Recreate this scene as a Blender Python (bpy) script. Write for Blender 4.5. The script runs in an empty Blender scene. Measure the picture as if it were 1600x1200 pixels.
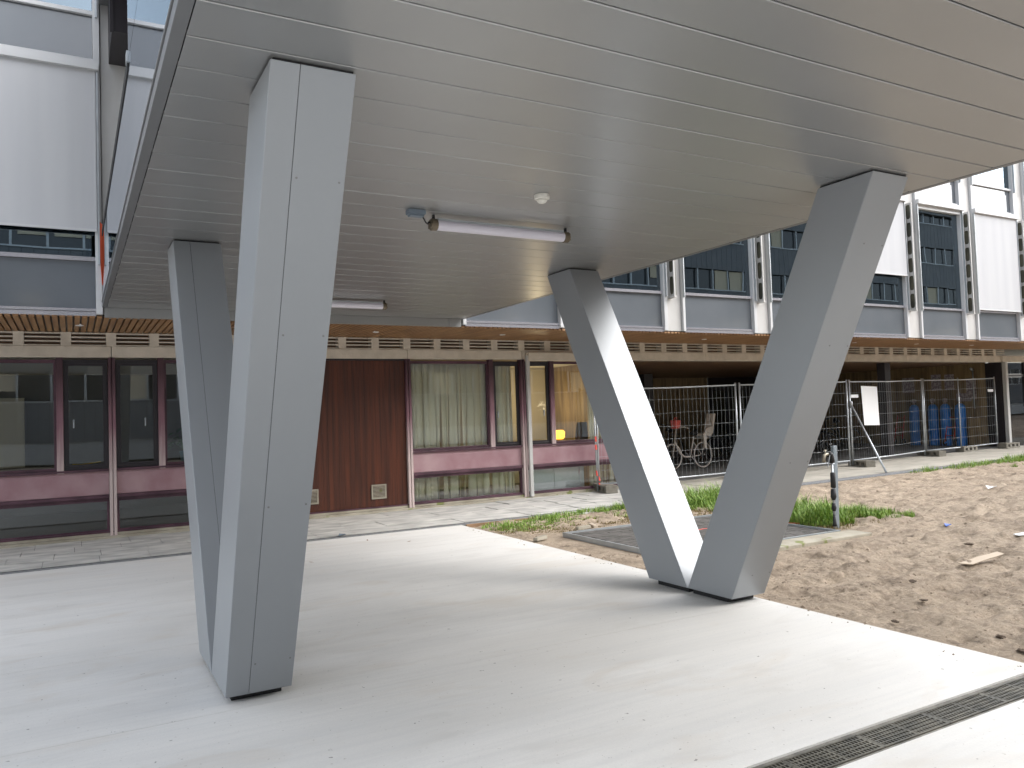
import bpy, math, random
import numpy as np
from mathutils import Vector, Matrix
random.seed(7)
sc = bpy.context.scene
C = sc.collection
R = math.radians

# ---------------------------------------------------------------- camera
yaw, pit, rol = R(29.1987), R(2.2173), R(-1.9521)
fwd = Vector((math.sin(yaw)*math.cos(pit), math.cos(yaw)*math.cos(pit), math.sin(pit)))
r0 = Vector((math.cos(yaw), -math.sin(yaw), 0)); u0 = r0.cross(fwd)
rr = r0*math.cos(rol) + u0*math.sin(rol); uu = -r0*math.sin(rol) + u0*math.cos(rol)
cam = bpy.data.objects.new('camera', bpy.data.cameras.new('camera')); C.objects.link(cam)
cam.matrix_world = Matrix(((rr.x, uu.x, -fwd.x, 0), (rr.y, uu.y, -fwd.y, 0), (rr.z, uu.z, -fwd.z, 1.6), (0, 0, 0, 1)))
cam.data.sensor_width = 36; cam.data.lens = 36*1232.5/1600
cam.data.clip_start = .05; cam.data.clip_end = 3000
sc.camera = cam

# ---------------------------------------------------------------- light
SUN_EL, SUN_AZ = R(38), R(129)          # azimuth measured clockwise from +Y (behind the camera, to the right)
w = bpy.data.worlds.new('World'); sc.world = w; w.use_nodes = True
nt = w.node_tree; nt.nodes.clear()
sky = nt.nodes.new('ShaderNodeTexSky'); sky.sky_type = 'NISHITA'; sky.sun_disc = False
sky.sun_elevation = SUN_EL; sky.sun_rotation = SUN_AZ
sky.air_density = 1.0; sky.dust_density = 2.0; sky.ozone_density = 1.2
hs = nt.nodes.new('ShaderNodeHueSaturation'); hs.inputs['Saturation'].default_value = .30
bg = nt.nodes.new('ShaderNodeBackground'); bg.inputs['Strength'].default_value = .15
wo = nt.nodes.new('ShaderNodeOutputWorld')
nt.links.new(sky.outputs[0], hs.inputs['Color']); nt.links.new(hs.outputs[0], bg.inputs[0]); nt.links.new(bg.outputs[0], wo.inputs[0])
sl = bpy.data.lights.new('sun', 'SUN'); sl.energy = .5; sl.angle = R(80); sl.color = (1, .95, .88)
so = bpy.data.objects.new('sun', sl); C.objects.link(so)
sd = Vector((math.sin(SUN_AZ)*math.cos(SUN_EL), math.cos(SUN_AZ)*math.cos(SUN_EL), math.sin(SUN_EL)))
so.rotation_euler = sd.to_track_quat('Z', 'Y').to_euler(); so.location = sd*60
sc.view_settings.view_transform = 'Standard'; sc.view_settings.look = 'None'
sc.view_settings.gamma = 1; sc.view_settings.use_curve_mapping = False
sc.view_settings.exposure = 1.95

# ---------------------------------------------------------------- materials
def mat(name, col, rough=.6, metal=0., col2=None, scale=5., stretch=(1, 1, 1), bump=0., bscale=None, detail=6, spec=.5,
        lo=.35, hi=.65, rvar=0., col3=None, scale3=60., th3=.62, emit=None, dist=0., coat=0.):
    m = bpy.data.materials.new(name); m.use_nodes = True
    t = m.node_tree; p = t.nodes['Principled BSDF']
    p.inputs['Base Color'].default_value = (*col, 1); p.inputs['Roughness'].default_value = rough
    p.inputs['Metallic'].default_value = metal; p.inputs['Specular IOR Level'].default_value = spec
    if coat: p.inputs['Coat Weight'].default_value = coat; p.inputs['Coat Roughness'].default_value = .12
    tc = t.nodes.new('ShaderNodeTexCoord'); mp = t.nodes.new('ShaderNodeMapping'); mp.inputs['Scale'].default_value = stretch
    t.links.new(tc.outputs['Object'], mp.inputs[0])
    out = None
    if col2:
        n = t.nodes.new('ShaderNodeTexNoise'); n.inputs['Scale'].default_value = scale; n.inputs['Detail'].default_value = detail
        n.inputs['Distortion'].default_value = dist
        t.links.new(mp.outputs[0], n.inputs['Vector'])
        r = t.nodes.new('ShaderNodeValToRGB'); r.color_ramp.elements[0].position = lo; r.color_ramp.elements[1].position = hi
        r.color_ramp.elements[0].color = (*col, 1); r.color_ramp.elements[1].color = (*col2, 1)
        t.links.new(n.outputs['Fac'], r.inputs[0]); out = r.outputs[0]
        if rvar:
            mr = t.nodes.new('ShaderNodeMapRange'); mr.inputs[3].default_value = rough-rvar; mr.inputs[4].default_value = rough+rvar
            t.links.new(n.outputs['Fac'], mr.inputs[0]); t.links.new(mr.outputs[0], p.inputs['Roughness'])
    if col3:
        n3 = t.nodes.new('ShaderNodeTexNoise'); n3.inputs['Scale'].default_value = scale3; n3.inputs['Detail'].default_value = 3
        t.links.new(tc.outputs['Object'], n3.inputs['Vector'])
        r3 = t.nodes.new('ShaderNodeValToRGB'); r3.color_ramp.elements[0].position = th3; r3.color_ramp.elements[1].position = th3+.06
        r3.color_ramp.elements[0].color = (0, 0, 0, 1); r3.color_ramp.elements[1].color = (1, 1, 1, 1)
        t.links.new(n3.outputs['Fac'], r3.inputs[0])
        mx = t.nodes.new('ShaderNodeMix'); mx.data_type = 'RGBA'
        t.links.new(r3.outputs[0], mx.inputs[0])
        if out: t.links.new(out, mx.inputs[6])
        else: mx.inputs[6].default_value = (*col, 1)
        mx.inputs[7].default_value = (*col3, 1); out = mx.outputs[2]
    if out: t.links.new(out, p.inputs['Base Color'])
    if bump:
        nb = t.nodes.new('ShaderNodeTexNoise'); nb.inputs['Scale'].default_value = bscale or scale*3; nb.inputs['Detail'].default_value = 5
        t.links.new(mp.outputs[0], nb.inputs['Vector'])
        b = t.nodes.new('ShaderNodeBump'); b.inputs['Strength'].default_value = bump; b.inputs['Distance'].default_value = .02
        t.links.new(nb.outputs['Fac'], b.inputs['Height']); t.links.new(b.outputs[0], p.inputs['Normal'])
    if emit:
        p.inputs['Emission Color'].default_value = (*emit[0], 1); p.inputs['Emission Strength'].default_value = emit[1]
    return m

def glassmat(name, tint, base_refl, ior=1.5, wave=.0, rough=0.0, wscale=1.2, refl=(.93, .96, 1)):
    m = bpy.data.materials.new(name); m.use_nodes = True; t = m.node_tree; t.nodes.clear()
    o = t.nodes.new('ShaderNodeOutputMaterial'); tr = t.nodes.new('ShaderNodeBsdfTransparent'); tr.inputs[0].default_value = (*tint, 1)
    g = t.nodes.new('ShaderNodeBsdfGlossy'); g.inputs['Roughness'].default_value = rough; g.inputs[0].default_value = (*refl, 1)
    f = t.nodes.new('ShaderNodeFresnel'); f.inputs[0].default_value = ior
    mr = t.nodes.new('ShaderNodeMapRange'); mr.inputs[3].default_value = base_refl; mr.inputs[4].default_value = 1
    t.links.new(f.outputs[0], mr.inputs[0])
    mx = t.nodes.new('ShaderNodeMixShader'); t.links.new(mr.outputs[0], mx.inputs[0])
    t.links.new(tr.outputs[0], mx.inputs[1]); t.links.new(g.outputs[0], mx.inputs[2]); t.links.new(mx.outputs[0], o.inputs[0])
    if wave:
        tc = t.nodes.new('ShaderNodeTexCoord'); n = t.nodes.new('ShaderNodeTexNoise'); n.inputs['Scale'].default_value = wscale; n.inputs['Detail'].default_value = 1
        b = t.nodes.new('ShaderNodeBump'); b.inputs['Strength'].default_value = wave; b.inputs['Distance'].default_value = .05
        t.links.new(tc.outputs['Object'], n.inputs['Vector']); t.links.new(n.outputs['Fac'], b.inputs['Height'])
        t.links.new(b.outputs[0], g.inputs['Normal'])
    return m

M = {}
M['alu'] = mat('silver_coated_aluminium', (.335, .338, .335), .34, .6, (.355, .357, .353), 1.3, rvar=.015)
M['alu_leg'] = mat('silver_column_cladding', (.305, .323, .34), .42, .36, (.32, .338, .355), 1.1, rvar=.015)
M['alu_edge'] = mat('grey_trim', (.17, .175, .18), .4, .3)
M['black'] = mat('black_gap', (.012, .012, .013), .7)
M['screw'] = mat('screw_steel', (.22, .22, .22), .35, .8)
def concrete():
    m = bpy.data.materials.new('pale_concrete'); m.use_nodes = True; t = m.node_tree; p = t.nodes['Principled BSDF']
    tc = t.nodes.new('ShaderNodeTexCoord')
    def noise(scale, st, detail, lo, hi, dist=0.):
        mp = t.nodes.new('ShaderNodeMapping'); mp.inputs['Scale'].default_value = st; t.links.new(tc.outputs['Object'], mp.inputs[0])
        n = t.nodes.new('ShaderNodeTexNoise'); n.inputs['Scale'].default_value = scale; n.inputs['Detail'].default_value = detail; n.inputs['Distortion'].default_value = dist
        t.links.new(mp.outputs[0], n.inputs['Vector'])
        r = t.nodes.new('ShaderNodeMapRange'); r.inputs[1].default_value = lo; r.inputs[2].default_value = hi; t.links.new(n.outputs['Fac'], r.inputs[0]); return r.outputs[0], n.outputs['Fac']
    def mix(fac, a, col, amt):
        k = t.nodes.new('ShaderNodeMath'); k.operation = 'MULTIPLY'; k.inputs[1].default_value = amt; t.links.new(fac, k.inputs[0])
        x = t.nodes.new('ShaderNodeMix'); x.data_type = 'RGBA'; t.links.new(k.outputs[0], x.inputs[0]); x.inputs[7].default_value = (*col, 1)
        if isinstance(a, tuple): x.inputs[6].default_value = (*a, 1)
        else: t.links.new(a, x.inputs[6])
        return x.outputs[2]
    big, _ = noise(.55, (.7, 1.3, 1), 4, .38, .62, .8)
    streak, _ = noise(1.6, (.16, 2.4, 1), 8, .45, .75, .25)
    fine, _ = noise(5., (.22, 5, 1), 6, .45, .75, .1)
    warm, _ = noise(1.3, (.8, 1.6, 1), 6, .56, .72, 1.)
    grain, gf = noise(120, (1, 1, 1), 3, .3, .7)
    spk, _ = noise(46, (1, 1, 1), 2, .70, .74)
    dot, _ = noise(24, (1, 1, 1), 2, .75, .77)
    blot, _ = noise(2.6, (.6, 1.5, 1), 9, .58, .70, .7)
    c = mix(big, (.80, .785, .75), (.65, .635, .60), .75)
    c = mix(streak, c, (.60, .60, .585), .34); c = mix(blot, c, (.58, .56, .52), .38); c = mix(fine, c, (.56, .56, .55), .25); c = mix(warm, c, (.60, .53, .44), .42)
    c = mix(grain, c, (.56, .555, .54), .22); c = mix(spk, c, (.40, .37, .32), .6); c = mix(dot, c, (.16, .15, .13), .7)
    p.inputs['Specular IOR Level'].default_value = .35; t.links.new(c, p.inputs['Base Color'])
    r = t.nodes.new('ShaderNodeMapRange'); r.inputs[3].default_value = .52; r.inputs[4].default_value = .68; t.links.new(streak, r.inputs[0]); t.links.new(r.outputs[0], p.inputs['Roughness'])
    b = t.nodes.new('ShaderNodeBump'); b.inputs['Strength'].default_value = .10; b.inputs['Distance'].default_value = .01; t.links.new(gf, b.inputs['Height']); t.links.new(b.outputs[0], p.inputs['Normal'])
    return m
M['conc'] = concrete()
def soilmat():
    m = bpy.data.materials.new('sandy_soil'); m.use_nodes = True; t = m.node_tree; p = t.nodes['Principled BSDF']; p.inputs['Roughness'].default_value = .93
    tc = t.nodes.new('ShaderNodeTexCoord')
    def noise(scale, lo, hi, detail=6, rough=.6):
        n = t.nodes.new('ShaderNodeTexNoise'); n.inputs['Scale'].default_value = scale; n.inputs['Detail'].default_value = detail; n.inputs['Roughness'].default_value = rough
        t.links.new(tc.outputs['Object'], n.inputs['Vector'])
        r = t.nodes.new('ShaderNodeMapRange'); r.inputs[1].default_value = lo; r.inputs[2].default_value = hi; t.links.new(n.outputs['Fac'], r.inputs[0]); return r.outputs[0], n.outputs['Fac']
    def mix(fac, a, col, amt):
        k = t.nodes.new('ShaderNodeMath'); k.operation = 'MULTIPLY'; k.inputs[1].default_value = amt; t.links.new(fac, k.inputs[0])
        x = t.nodes.new('ShaderNodeMix'); x.data_type = 'RGBA'; t.links.new(k.outputs[0], x.inputs[0]); x.inputs[7].default_value = (*col, 1)
        if isinstance(a, tuple): x.inputs[6].default_value = (*a, 1)
        else: t.links.new(a, x.inputs[6])
        return x.outputs[2]
    a, _ = noise(.7, .4, .62); b_, _ = noise(3.2, .45, .62, 10, .74); c_, cf = noise(22, .45, .64, 8, .78); d, _ = noise(70, .56, .66, 3); e, _ = noise(4.0, .55, .66, 12, .76); g_, _ = noise(45, .70, .74, 2)
    c = mix(a, (.56, .45, .335), (.47, .37, .27), .8); c = mix(b_, c, (.26, .20, .145), .65); c = mix(c_, c, (.22, .17, .125), .5); c = mix(d, c, (.52, .44, .35), .35)
    c = mix(e, c, (.11, .08, .055), .85); c = mix(g_, c, (.60, .55, .48), .7)
    t.links.new(c, p.inputs['Base Color'])
    bm = t.nodes.new('ShaderNodeBump'); bm.inputs['Strength'].default_value = 1.; bm.inputs['Distance'].default_value = .05; t.links.new(cf, bm.inputs['Height']); t.links.new(bm.outputs[0], p.inputs['Normal'])
    return m
M['soil'] = soilmat()
M['pave'] = mat('worn_slate_paving', (.37, .365, .345), .75, 0, (.60, .585, .545), 2.4, (1, 2.6, 1), bump=.3, bscale=14, rvar=.15, detail=10)
M['pave_pale'] = mat('pale_paving', (.36, .34, .29), .85, 0, (.46, .43, .37), 1.5, (1, 2, 1), bump=.2, bscale=18, detail=8)
M['grey_strip'] = mat('grey_gravel_strip', (.14, .145, .15), .9, 0, (.24, .245, .25), 25, bump=.5, bscale=60)
M['mould'] = mat('slot_drain', (.05, .055, .05), .8, 0, (.12, .12, .11), 12)
M['white'] = mat('white_painted_steel', (.54, .55, .56), .35, 0, (.60, .605, .61), 1.2, rvar=.05)
M['white_dirty'] = mat('weathered_white_paint', (.46, .455, .44), .45, 0, (.56, .555, .54), 2.5, (1, 1, .4))
M['olive'] = mat('dark_olive_lining', (.05, .052, .04), .6, 0, (.12, .115, .08), 3)
M['rail'] = mat('polished_rail', (.75, .72, .76), .18, .85)
M['blind'] = mat('white_sunscreen_fabric', (.50, .51, .53), .85, 0, (.52, .53, .545), 3, (2, 2, .12), bump=.05, bscale=2)
M['purple'] = mat('faded_purple_panel', (.28, .14, .165), .6, 0, (.42, .28, .295), 2.2, (1, 1, .9), bump=.05, lo=.28, hi=.72, detail=9)
M['purple_dark'] = mat('dark_purple_frame', (.05, .02, .032), .45, 0, (.11, .05, .07), 3)
M['casement'] = mat('black_casement', (.018, .014, .018), .4)
M['fascia'] = mat('beige_concrete_beam', (.56, .51, .43), .8, 0, (.66, .60, .51), 5, bump=.2, bscale=30, detail=10)
M['brownpanel'] = mat('red_brown_cladding', (.05, .014, .007), .36, 0, (.115, .030, .012), 2.0, (9, 9, .35), bump=.1, lo=.35, hi=.75)
M['slat'] = mat('wood_slat', (.23, .12, .055), .5, 0, (.40, .225, .10), 3, (3, .4, 1), lo=.3, hi=.7)
M['woodceil'] = mat('brown_ceiling', (.22, .13, .08), .35, 0, (.28, .17, .10), 2)
M['plank'] = mat('timber_planks', (.18, .125, .065), .6, 0, (.36, .26, .13), 2.5, (4, 4, .3))
M['floor_dark'] = mat('dark_loggia_floor', (.10, .10, .098), .6, 0, (.17, .17, .165), 2)
M['innerwall'] = mat('interior_wall', (.16, .15, .13), .8)
M['innerwhite'] = mat('interior_light_wall', (.55, .50, .38), .8)
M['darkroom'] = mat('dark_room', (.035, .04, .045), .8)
M['pane'] = glassmat('window_glass', (.95, .97, .96), .03, 1.45, .015)
M['pane_dark'] = glassmat('coated_glass', (.30, .36, .40), .20, 1.55, .012, refl=(.62, .74, .82))
M['pane_bridge'] = glassmat('bridge_glass', (.35, .42, .47), .5, 1.6, .05, wscale=.8)
M['spandrel'] = mat('frosted_spandrel_glass', (.115, .128, .142), .06, 0, (.14, .153, .168), .9, spec=.6, coat=.3)
M['curtain'] = mat('cream_curtain', (.86, .79, .58), .9, 0, (.90, .84, .66), 2, (6, 6, .2))
M['galv'] = mat('galvanised_steel', (.42, .45, .47), .42, .6, (.50, .53, .55), 6)
M['postgrey'] = mat('blue_grey_zinc', (.22, .26, .29), .5, .2, (.28, .32, .35), 8)
M['cblock'] = mat('grey_concrete_block', (.17, .155, .125), .9, 0, (.25, .235, .20), 9, bump=.4, bscale=40)
M['paper'] = mat('white_sheet', (.82, .83, .84), .6)
M['mulch'] = mat('dark_brick_paving', (.07, .067, .06), .8, 0, (.14, .13, .12), 6, bump=.4, bscale=30)
M['kerb'] = mat('old_concrete_kerb', (.30, .27, .21), .9, 0, (.42, .385, .31), 3, bump=.4, bscale=25, col3=(.20, .22, .08), scale3=4, th3=.62)
M['edge'] = mat('worn_channel_edge', (.13, .125, .11), .85, 0, (.27, .255, .22), 9, detail=9, bump=.2)
M['iron'] = mat('cast_grating', (.10, .095, .08), .5, .4, (.19, .175, .14), 9)
M['cladding'] = mat('slate_grey_cladding', (.12, .135, .15), .5, 0, (.15, .165, .18), 1)
M['colgrey'] = mat('dark_grey_column', (.06, .068, .075), .45)
M['opp_light'] = mat('light_cladding', (.40, .42, .44), .6)
M['opp_glass'] = mat('far_window_glass', (.03, .035, .04), .08, 0, spec=.8)
M['tube'] = mat('milky_tube_cover', (.70, .67, .74), .3, 0, spec=.6)
M['boxblue'] = mat('blue_grey_plastic', (.16, .20, .24), .5)
M['clip'] = mat('brass_clip', (.16, .13, .09), .35, .6)
M['sensor'] = mat('cream_plastic', (.72, .70, .63), .4)
M['rubber'] = mat('black_rubber', (.02, .02, .022), .6)
M['brass'] = mat('worn_brass_tap', (.30, .27, .21), .45, .7)
M['orange'] = mat('orange_strap', (.62, .09, .03), .6)
M['red'] = mat('red_paint', (.55, .05, .04), .45)
M['coral'] = mat('bright_coral_bag', (.9, .12, .09), .5)
M['bike_beige'] = mat('beige_bicycle_paint', (.75, .68, .60), .4)
M['bike_dark'] = mat('dark_bicycle_paint', (.035, .038, .045), .4)
M['chrome'] = mat('grey_rim', (.4, .4, .4), .3, .8)
M['cylblue'] = mat('blue_cylinder_paint', (.03, .24, .80), .4, 0, (.05, .28, .85), 3)
M['signgrey'] = mat('printed_sign', (.45, .40, .40), .6, 0, (.25, .20, .22), 14, lo=.48, hi=.52)
M['leaf'] = mat('grass_green', (.10, .22, .025), .55, 0, (.34, .48, .09), 22, col3=(.42, .36, .15), scale3=34, th3=.62)
M['lawn'] = mat('lawn', (.04, .09, .01), .8, 0, (.08, .15, .03), 2)
M['straw'] = mat('dry_grass', (.30, .23, .11), .8, 0, (.20, .16, .06), 6)
M['treeleaf'] = mat('tree_leaf', (.05, .11, .02), .6, 0, (.09, .17, .04), 3)
M['bark'] = mat('bark', (.10, .08, .06), .9)
M['plant'] = mat('pot_plant_leaf', (.05, .12, .03), .5)
M['pot'] = mat('teal_pot', (.03, .10, .12), .5)
M['lampglow'] = mat('glowing_lamp_shade', (.9, .5, .1), .6, emit=((1, .42, .04), .9))
M['crumb'] = mat('soil_crumb', (.20, .15, .105), .95, 0, (.34, .27, .20), 9)
M['clod'] = mat('dark_clod', (.10, .072, .05), .95, 0, (.12, .085, .06), 9, bump=.6, bscale=30)
M['cardboard'] = mat('pale_cardboard', (.52, .43, .33), .8)
M['blueplastic'] = mat('blue_litter', (.10, .20, .65), .5)
M['water'] = mat('muddy_water', (.10, .085, .07), .04, 0, spec=.6)
M['yellow'] = mat('yellow_rope', (.6, .40, .05), .6)
M['timber_edge'] = mat('timber_board', (.22, .13, .07), .8, 0, (.34, .22, .13), 5, (1, 5, 1))

def fade(name, top, bot, z0, z1):      # paint bleached towards the foot of the posts
    m = mat(name, top, .5); t = m.node_tree; p = t.nodes['Principled BSDF']
    g = t.nodes.new('ShaderNodeNewGeometry'); s = t.nodes.new('ShaderNodeSeparateXYZ'); t.links.new(g.outputs['Position'], s.inputs[0])
    n = t.nodes.new('ShaderNodeTexNoise'); n.inputs['Scale'].default_value = 3
    a = t.nodes.new('ShaderNodeMath'); a.operation = 'MULTIPLY_ADD'; a.inputs[1].default_value = .7; t.links.new(n.outputs['Fac'], a.inputs[0]); t.links.new(s.outputs['Z'], a.inputs[2])
    mr = t.nodes.new('ShaderNodeMapRange'); mr.inputs[1].default_value = z0+.35; mr.inputs[2].default_value = z1+.35
    t.links.new(a.outputs[0], mr.inputs[0])
    r = t.nodes.new('ShaderNodeValToRGB'); r.color_ramp.elements[0].color = (*bot, 1); r.color_ramp.elements[1].color = (*top, 1)
    e = r.color_ramp.elements.new(.45); e.color = (.24, .12, .15, 1)
    t.links.new(mr.outputs[0], r.inputs[0]); t.links.new(r.outputs[0], p.inputs['Base Color'])
    return m
M['mullion'] = fade('bleached_mullion_paint', (.06, .025, .035), (.55, .45, .43), .9, 2.5)

# ---------------------------------------------------------------- mesh builder
class MB:
    def __init__(s): s.v = []; s.f = []
    def add(s, vs, fs):
        n = len(s.v); s.v += [tuple(v) for v in vs]; s.f += [tuple(n+i for i in f) for f in fs]; return s
    def box(s, x0, y0, z0, x1, y1, z1, rz=0, piv=None):
        vs = [Vector(p) for p in ((x0, y0, z0), (x1, y0, z0), (x1, y1, z0), (x0, y1, z0), (x0, y0, z1), (x1, y0, z1), (x1, y1, z1), (x0, y1, z1))]
        if rz:
            c = Vector(piv or ((x0+x1)/2, (y0+y1)/2, 0)); m = Matrix.Rotation(rz, 3, 'Z'); vs = [m @ (v-c)+c for v in vs]
        return s.add(vs, [(0, 3, 2, 1), (4, 5, 6, 7), (0, 1, 5, 4), (1, 2, 6, 5), (2, 3, 7, 6), (3, 0, 4, 7)])
    def hexa(s, b, t):
        return s.add(list(b)+list(t), [(0, 3, 2, 1), (4, 5, 6, 7), (0, 1, 5, 4), (1, 2, 6, 5), (2, 3, 7, 6), (3, 0, 4, 7)])
    def tube(s, pts, r, n=8, cap=True):
        pts = [Vector(p) for p in pts]; k = len(pts); rs = r if isinstance(r, (list, tuple)) else [r]*k
        vs = []; prev = None
        for i, p in enumerate(pts):
            d = (pts[min(i+1, k-1)]-pts[max(i-1, 0)]).normalized()
            a = d.cross(Vector((0, 0, 1))) if prev is None else prev-d*prev.dot(d)
            if a.length < 1e-4: a = d.cross(Vector((1, 0, 0)))
            a.normalize(); prev = a; b = d.cross(a)
            for j in range(n):
                t = 2*math.pi*j/n; vs.append(p+(a*math.cos(t)+b*math.sin(t))*rs[i])
        fs = [(i*n+j, i*n+(j+1) % n, (i+1)*n+(j+1) % n, (i+1)*n+j) for i in range(k-1) for j in range(n)]
        if cap: fs += [tuple(range(n-1, -1, -1)), tuple((k-1)*n+j for j in range(n))]
        return s.add(vs, fs)
    def ring(s, c, ax, R_, r, n=28, m=6):
        c = Vector(c); ax = Vector(ax).normalized(); a = ax.cross(Vector((0, 0, 1)))
        if a.length < .01: a = Vector((1, 0, 0))
        a.normalize(); b = ax.cross(a); vs = []
        for i in range(n):
            t = 2*math.pi*i/n; d = a*math.cos(t)+b*math.sin(t)
            for j in range(m):
                q = 2*math.pi*j/m; vs.append(c+d*(R_+r*math.cos(q))+ax*r*math.sin(q))
        return s.add(vs, [(i*m+j, ((i+1) % n)*m+j, ((i+1) % n)*m+(j+1) % m, i*m+(j+1) % m) for i in range(n) for j in range(m)])
    def lathe(s, c, prof, n=20):
        c = Vector(c); vs = []
        for r, z in prof:
            for j in range(n):
                t = 2*math.pi*j/n; vs.append(c+Vector((r*math.cos(t), r*math.sin(t), z)))
        k = len(prof); fs = [(i*n+j, i*n+(j+1) % n, (i+1)*n+(j+1) % n, (i+1)*n+j) for i in range(k-1) for j in range(n)]
        fs += [tuple(range(n-1, -1, -1)), tuple((k-1)*n+j for j in range(n))]
        return s.add(vs, fs)
    def plate(s, p, n, th):          # quad p (4 corners) extruded by -n*th
        p = [Vector(q) for q in p]; n = Vector(n); q = [a-n*th for a in p]
        return s.hexa(q, p)
    def build(s, name, m, parent=None, smooth=False, bevel=0., kind=None):
        me = bpy.data.meshes.new(name); off = Vector((0, 0, 0))
        o = bpy.data.objects.new(name, me)
        if parent is not None:
            r = parent
            while r.parent: r = r.parent
            off = Vector(r.location); o.parent = parent
        vs = [tuple(Vector(v)-off) for v in s.v]
        me.from_pydata(vs, [], s.f); me.materials.append(m); me.validate(); me.update()
        C.objects.link(o)
        if smooth:
            for p in me.polygons: p.use_smooth = True
        if bevel:
            b = o.modifiers.new('bevel', 'BEVEL'); b.width = bevel; b.segments = 2; b.limit_method = 'ANGLE'; b.angle_limit = R(35)
        if kind: o['kind'] = kind
        return o

def thing(name, loc, label, cat, group=None):
    o = bpy.data.objects.new(name, None); C.objects.link(o); o.location = loc; o.empty_display_size = .1
    o['label'] = label; o['category'] = cat
    if group: o['group'] = group
    return o
def tag(o, label, cat, group=None, kind=None):
    if label: o['label'] = label
    if cat: o['category'] = cat
    if group: o['group'] = group
    if kind: o['kind'] = kind
    return o
def rehome(o, loc):                   # give a one-mesh thing its own origin
    loc = Vector(loc); o.data.transform(Matrix.Translation(-loc)); o.location = loc; return o
def copy_tree(o, parent=None):
    c = o.copy(); C.objects.link(c)
    if parent is not None: c.parent = parent
    for ch in list(o.children): copy_tree(ch, c)
    return c

def gz(x): return .0092*max(0., x-6.)

# ---------------------------------------------------------------- ground
rng = np.random.default_rng(3)
def vnoise(x, y, s):
    x = x*s; y = y*s; xi = np.floor(x).astype(int); yi = np.floor(y).astype(int); fx = x-xi; fy = y-yi
    fx = fx*fx*(3-2*fx); fy = fy*fy*(3-2*fy)
    def h(a, b):
        q = (a*374761393+b*668265263) & 0xffffffff; q = ((q ^ (q >> 13))*1274126177) & 0xffffffff; return ((q ^ (q >> 16)) & 0xffff)/65535.
    return (h(xi, yi)*(1-fx)+h(xi+1, yi)*fx)*(1-fy)+(h(xi, yi+1)*(1-fx)+h(xi+1, yi+1)*fx)*fy

def grid_mesh(name, xs, ys, zf, m):
    X, Y = np.meshgrid(xs, ys); Z = zf(X, Y)
    v = np.stack([X, Y, Z], -1).reshape(-1, 3).astype(np.float32); nx = len(xs); ny = len(ys)
    i = np.arange(nx*ny).reshape(ny, nx); f = np.stack([i[:-1, :-1], i[:-1, 1:], i[1:, 1:], i[1:, :-1]], -1).reshape(-1, 4)
    me = bpy.data.meshes.new(name); me.vertices.add(len(v)); me.vertices.foreach_set('co', v.ravel())
    me.loops.add(f.size); me.loops.foreach_set('vertex_index', f.ravel().astype(np.int32))
    me.polygons.add(len(f)); me.polygons.foreach_set('loop_start', np.arange(0, f.size, 4, dtype=np.int32)); me.polygons.foreach_set('loop_total', np.full(len(f), 4, dtype=np.int32))
    me.update(calc_edges=True); me.materials.append(m); me.polygons.foreach_set('use_smooth', np.ones(len(f), dtype=bool))
    o = bpy.data.objects.new(name, me); C.objects.link(o); return o

SX = 4.93      # right edge of the concrete slab
g = MB(); g.add([(-600, -600, -.12), (600, -600, -.12), (600, 600, -.12), (-600, 600, -.12)], [(0, 1, 2, 3)])
g.build('ground', M['soil'], kind='structure')

PUD = (7.05, 3.95)
def soilz(X, Y):
    z = .0092*np.maximum(0, X-6.)
    b = (vnoise(X, Y, .9)-.5)*.05+(vnoise(X+3, Y*1.6, 2.7)-.5)*.045+(vnoise(X*.8, Y*1.6, 6)-.5)*.046-np.clip(vnoise(X+5, Y*1.3, 5.)-.68, 0, 1)*.16+(vnoise(X, Y*1.5, 15)-.5)*.030+(vnoise(X, Y, 37)-.5)*.014
    c = vnoise(X+9, Y*1.5+4, 3.4); b += np.where(c > .72, (c-.72)*.22, 0)*(vnoise(X, Y, 22)*.8+.4)
    # tyre ruts running along the facade
    for y0 in (6.1, 7.9, 9.2): b -= .025*np.exp(-((Y-y0-.25*np.sin(X*.35))/.16)**2)*(X > 9)
    e = np.clip((X-SX)/.5, 0, 1); e2 = np.clip((10.55-Y)/.35, 0, 1)
    mat_d = np.clip(np.maximum(np.maximum(5.45-X, X-8.45), np.maximum(6.15-Y, Y-8.95))/.35, 0, 1)
    b = b*np.minimum(np.minimum(e*.85+.15, e2), mat_d) - .004
    d = np.sqrt(((X-PUD[0])/.75)**2+((Y-PUD[1])/.42)**2); b = b-.02*np.exp(-d**4)
    z = z+b-.02*(1-mat_d)
    z = np.where(X < SX+.015, -.09, z)
    return z
xs = [SX-.02, SX+.01]
while xs[-1] < 34: xs.append(xs[-1]+.018+.0055*(xs[-1]-SX))
ys = np.concatenate([np.arange(-6, 1.2, .12), np.arange(1.2, 10.56, .028), [10.56]])
tag(grid_mesh('soil', np.array(xs), ys, soilz, M['soil']), None, None, kind='structure')
# concrete slab, cast in strips with fine joints
b = MB(); DR0, DR1 = 2.385, 2.605
b.box(-14, DR1, -.2, SX, 4.648, .02); b.box(-14, 4.651, -.2, SX, 6.20, .02); b.box(-14, 6.203, -.2, SX, 10.47, .02); b.box(-14, -9, -.2, SX+6, DR0, .02)
b.build('concrete_slab', M['conc'], kind='structure')
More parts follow.
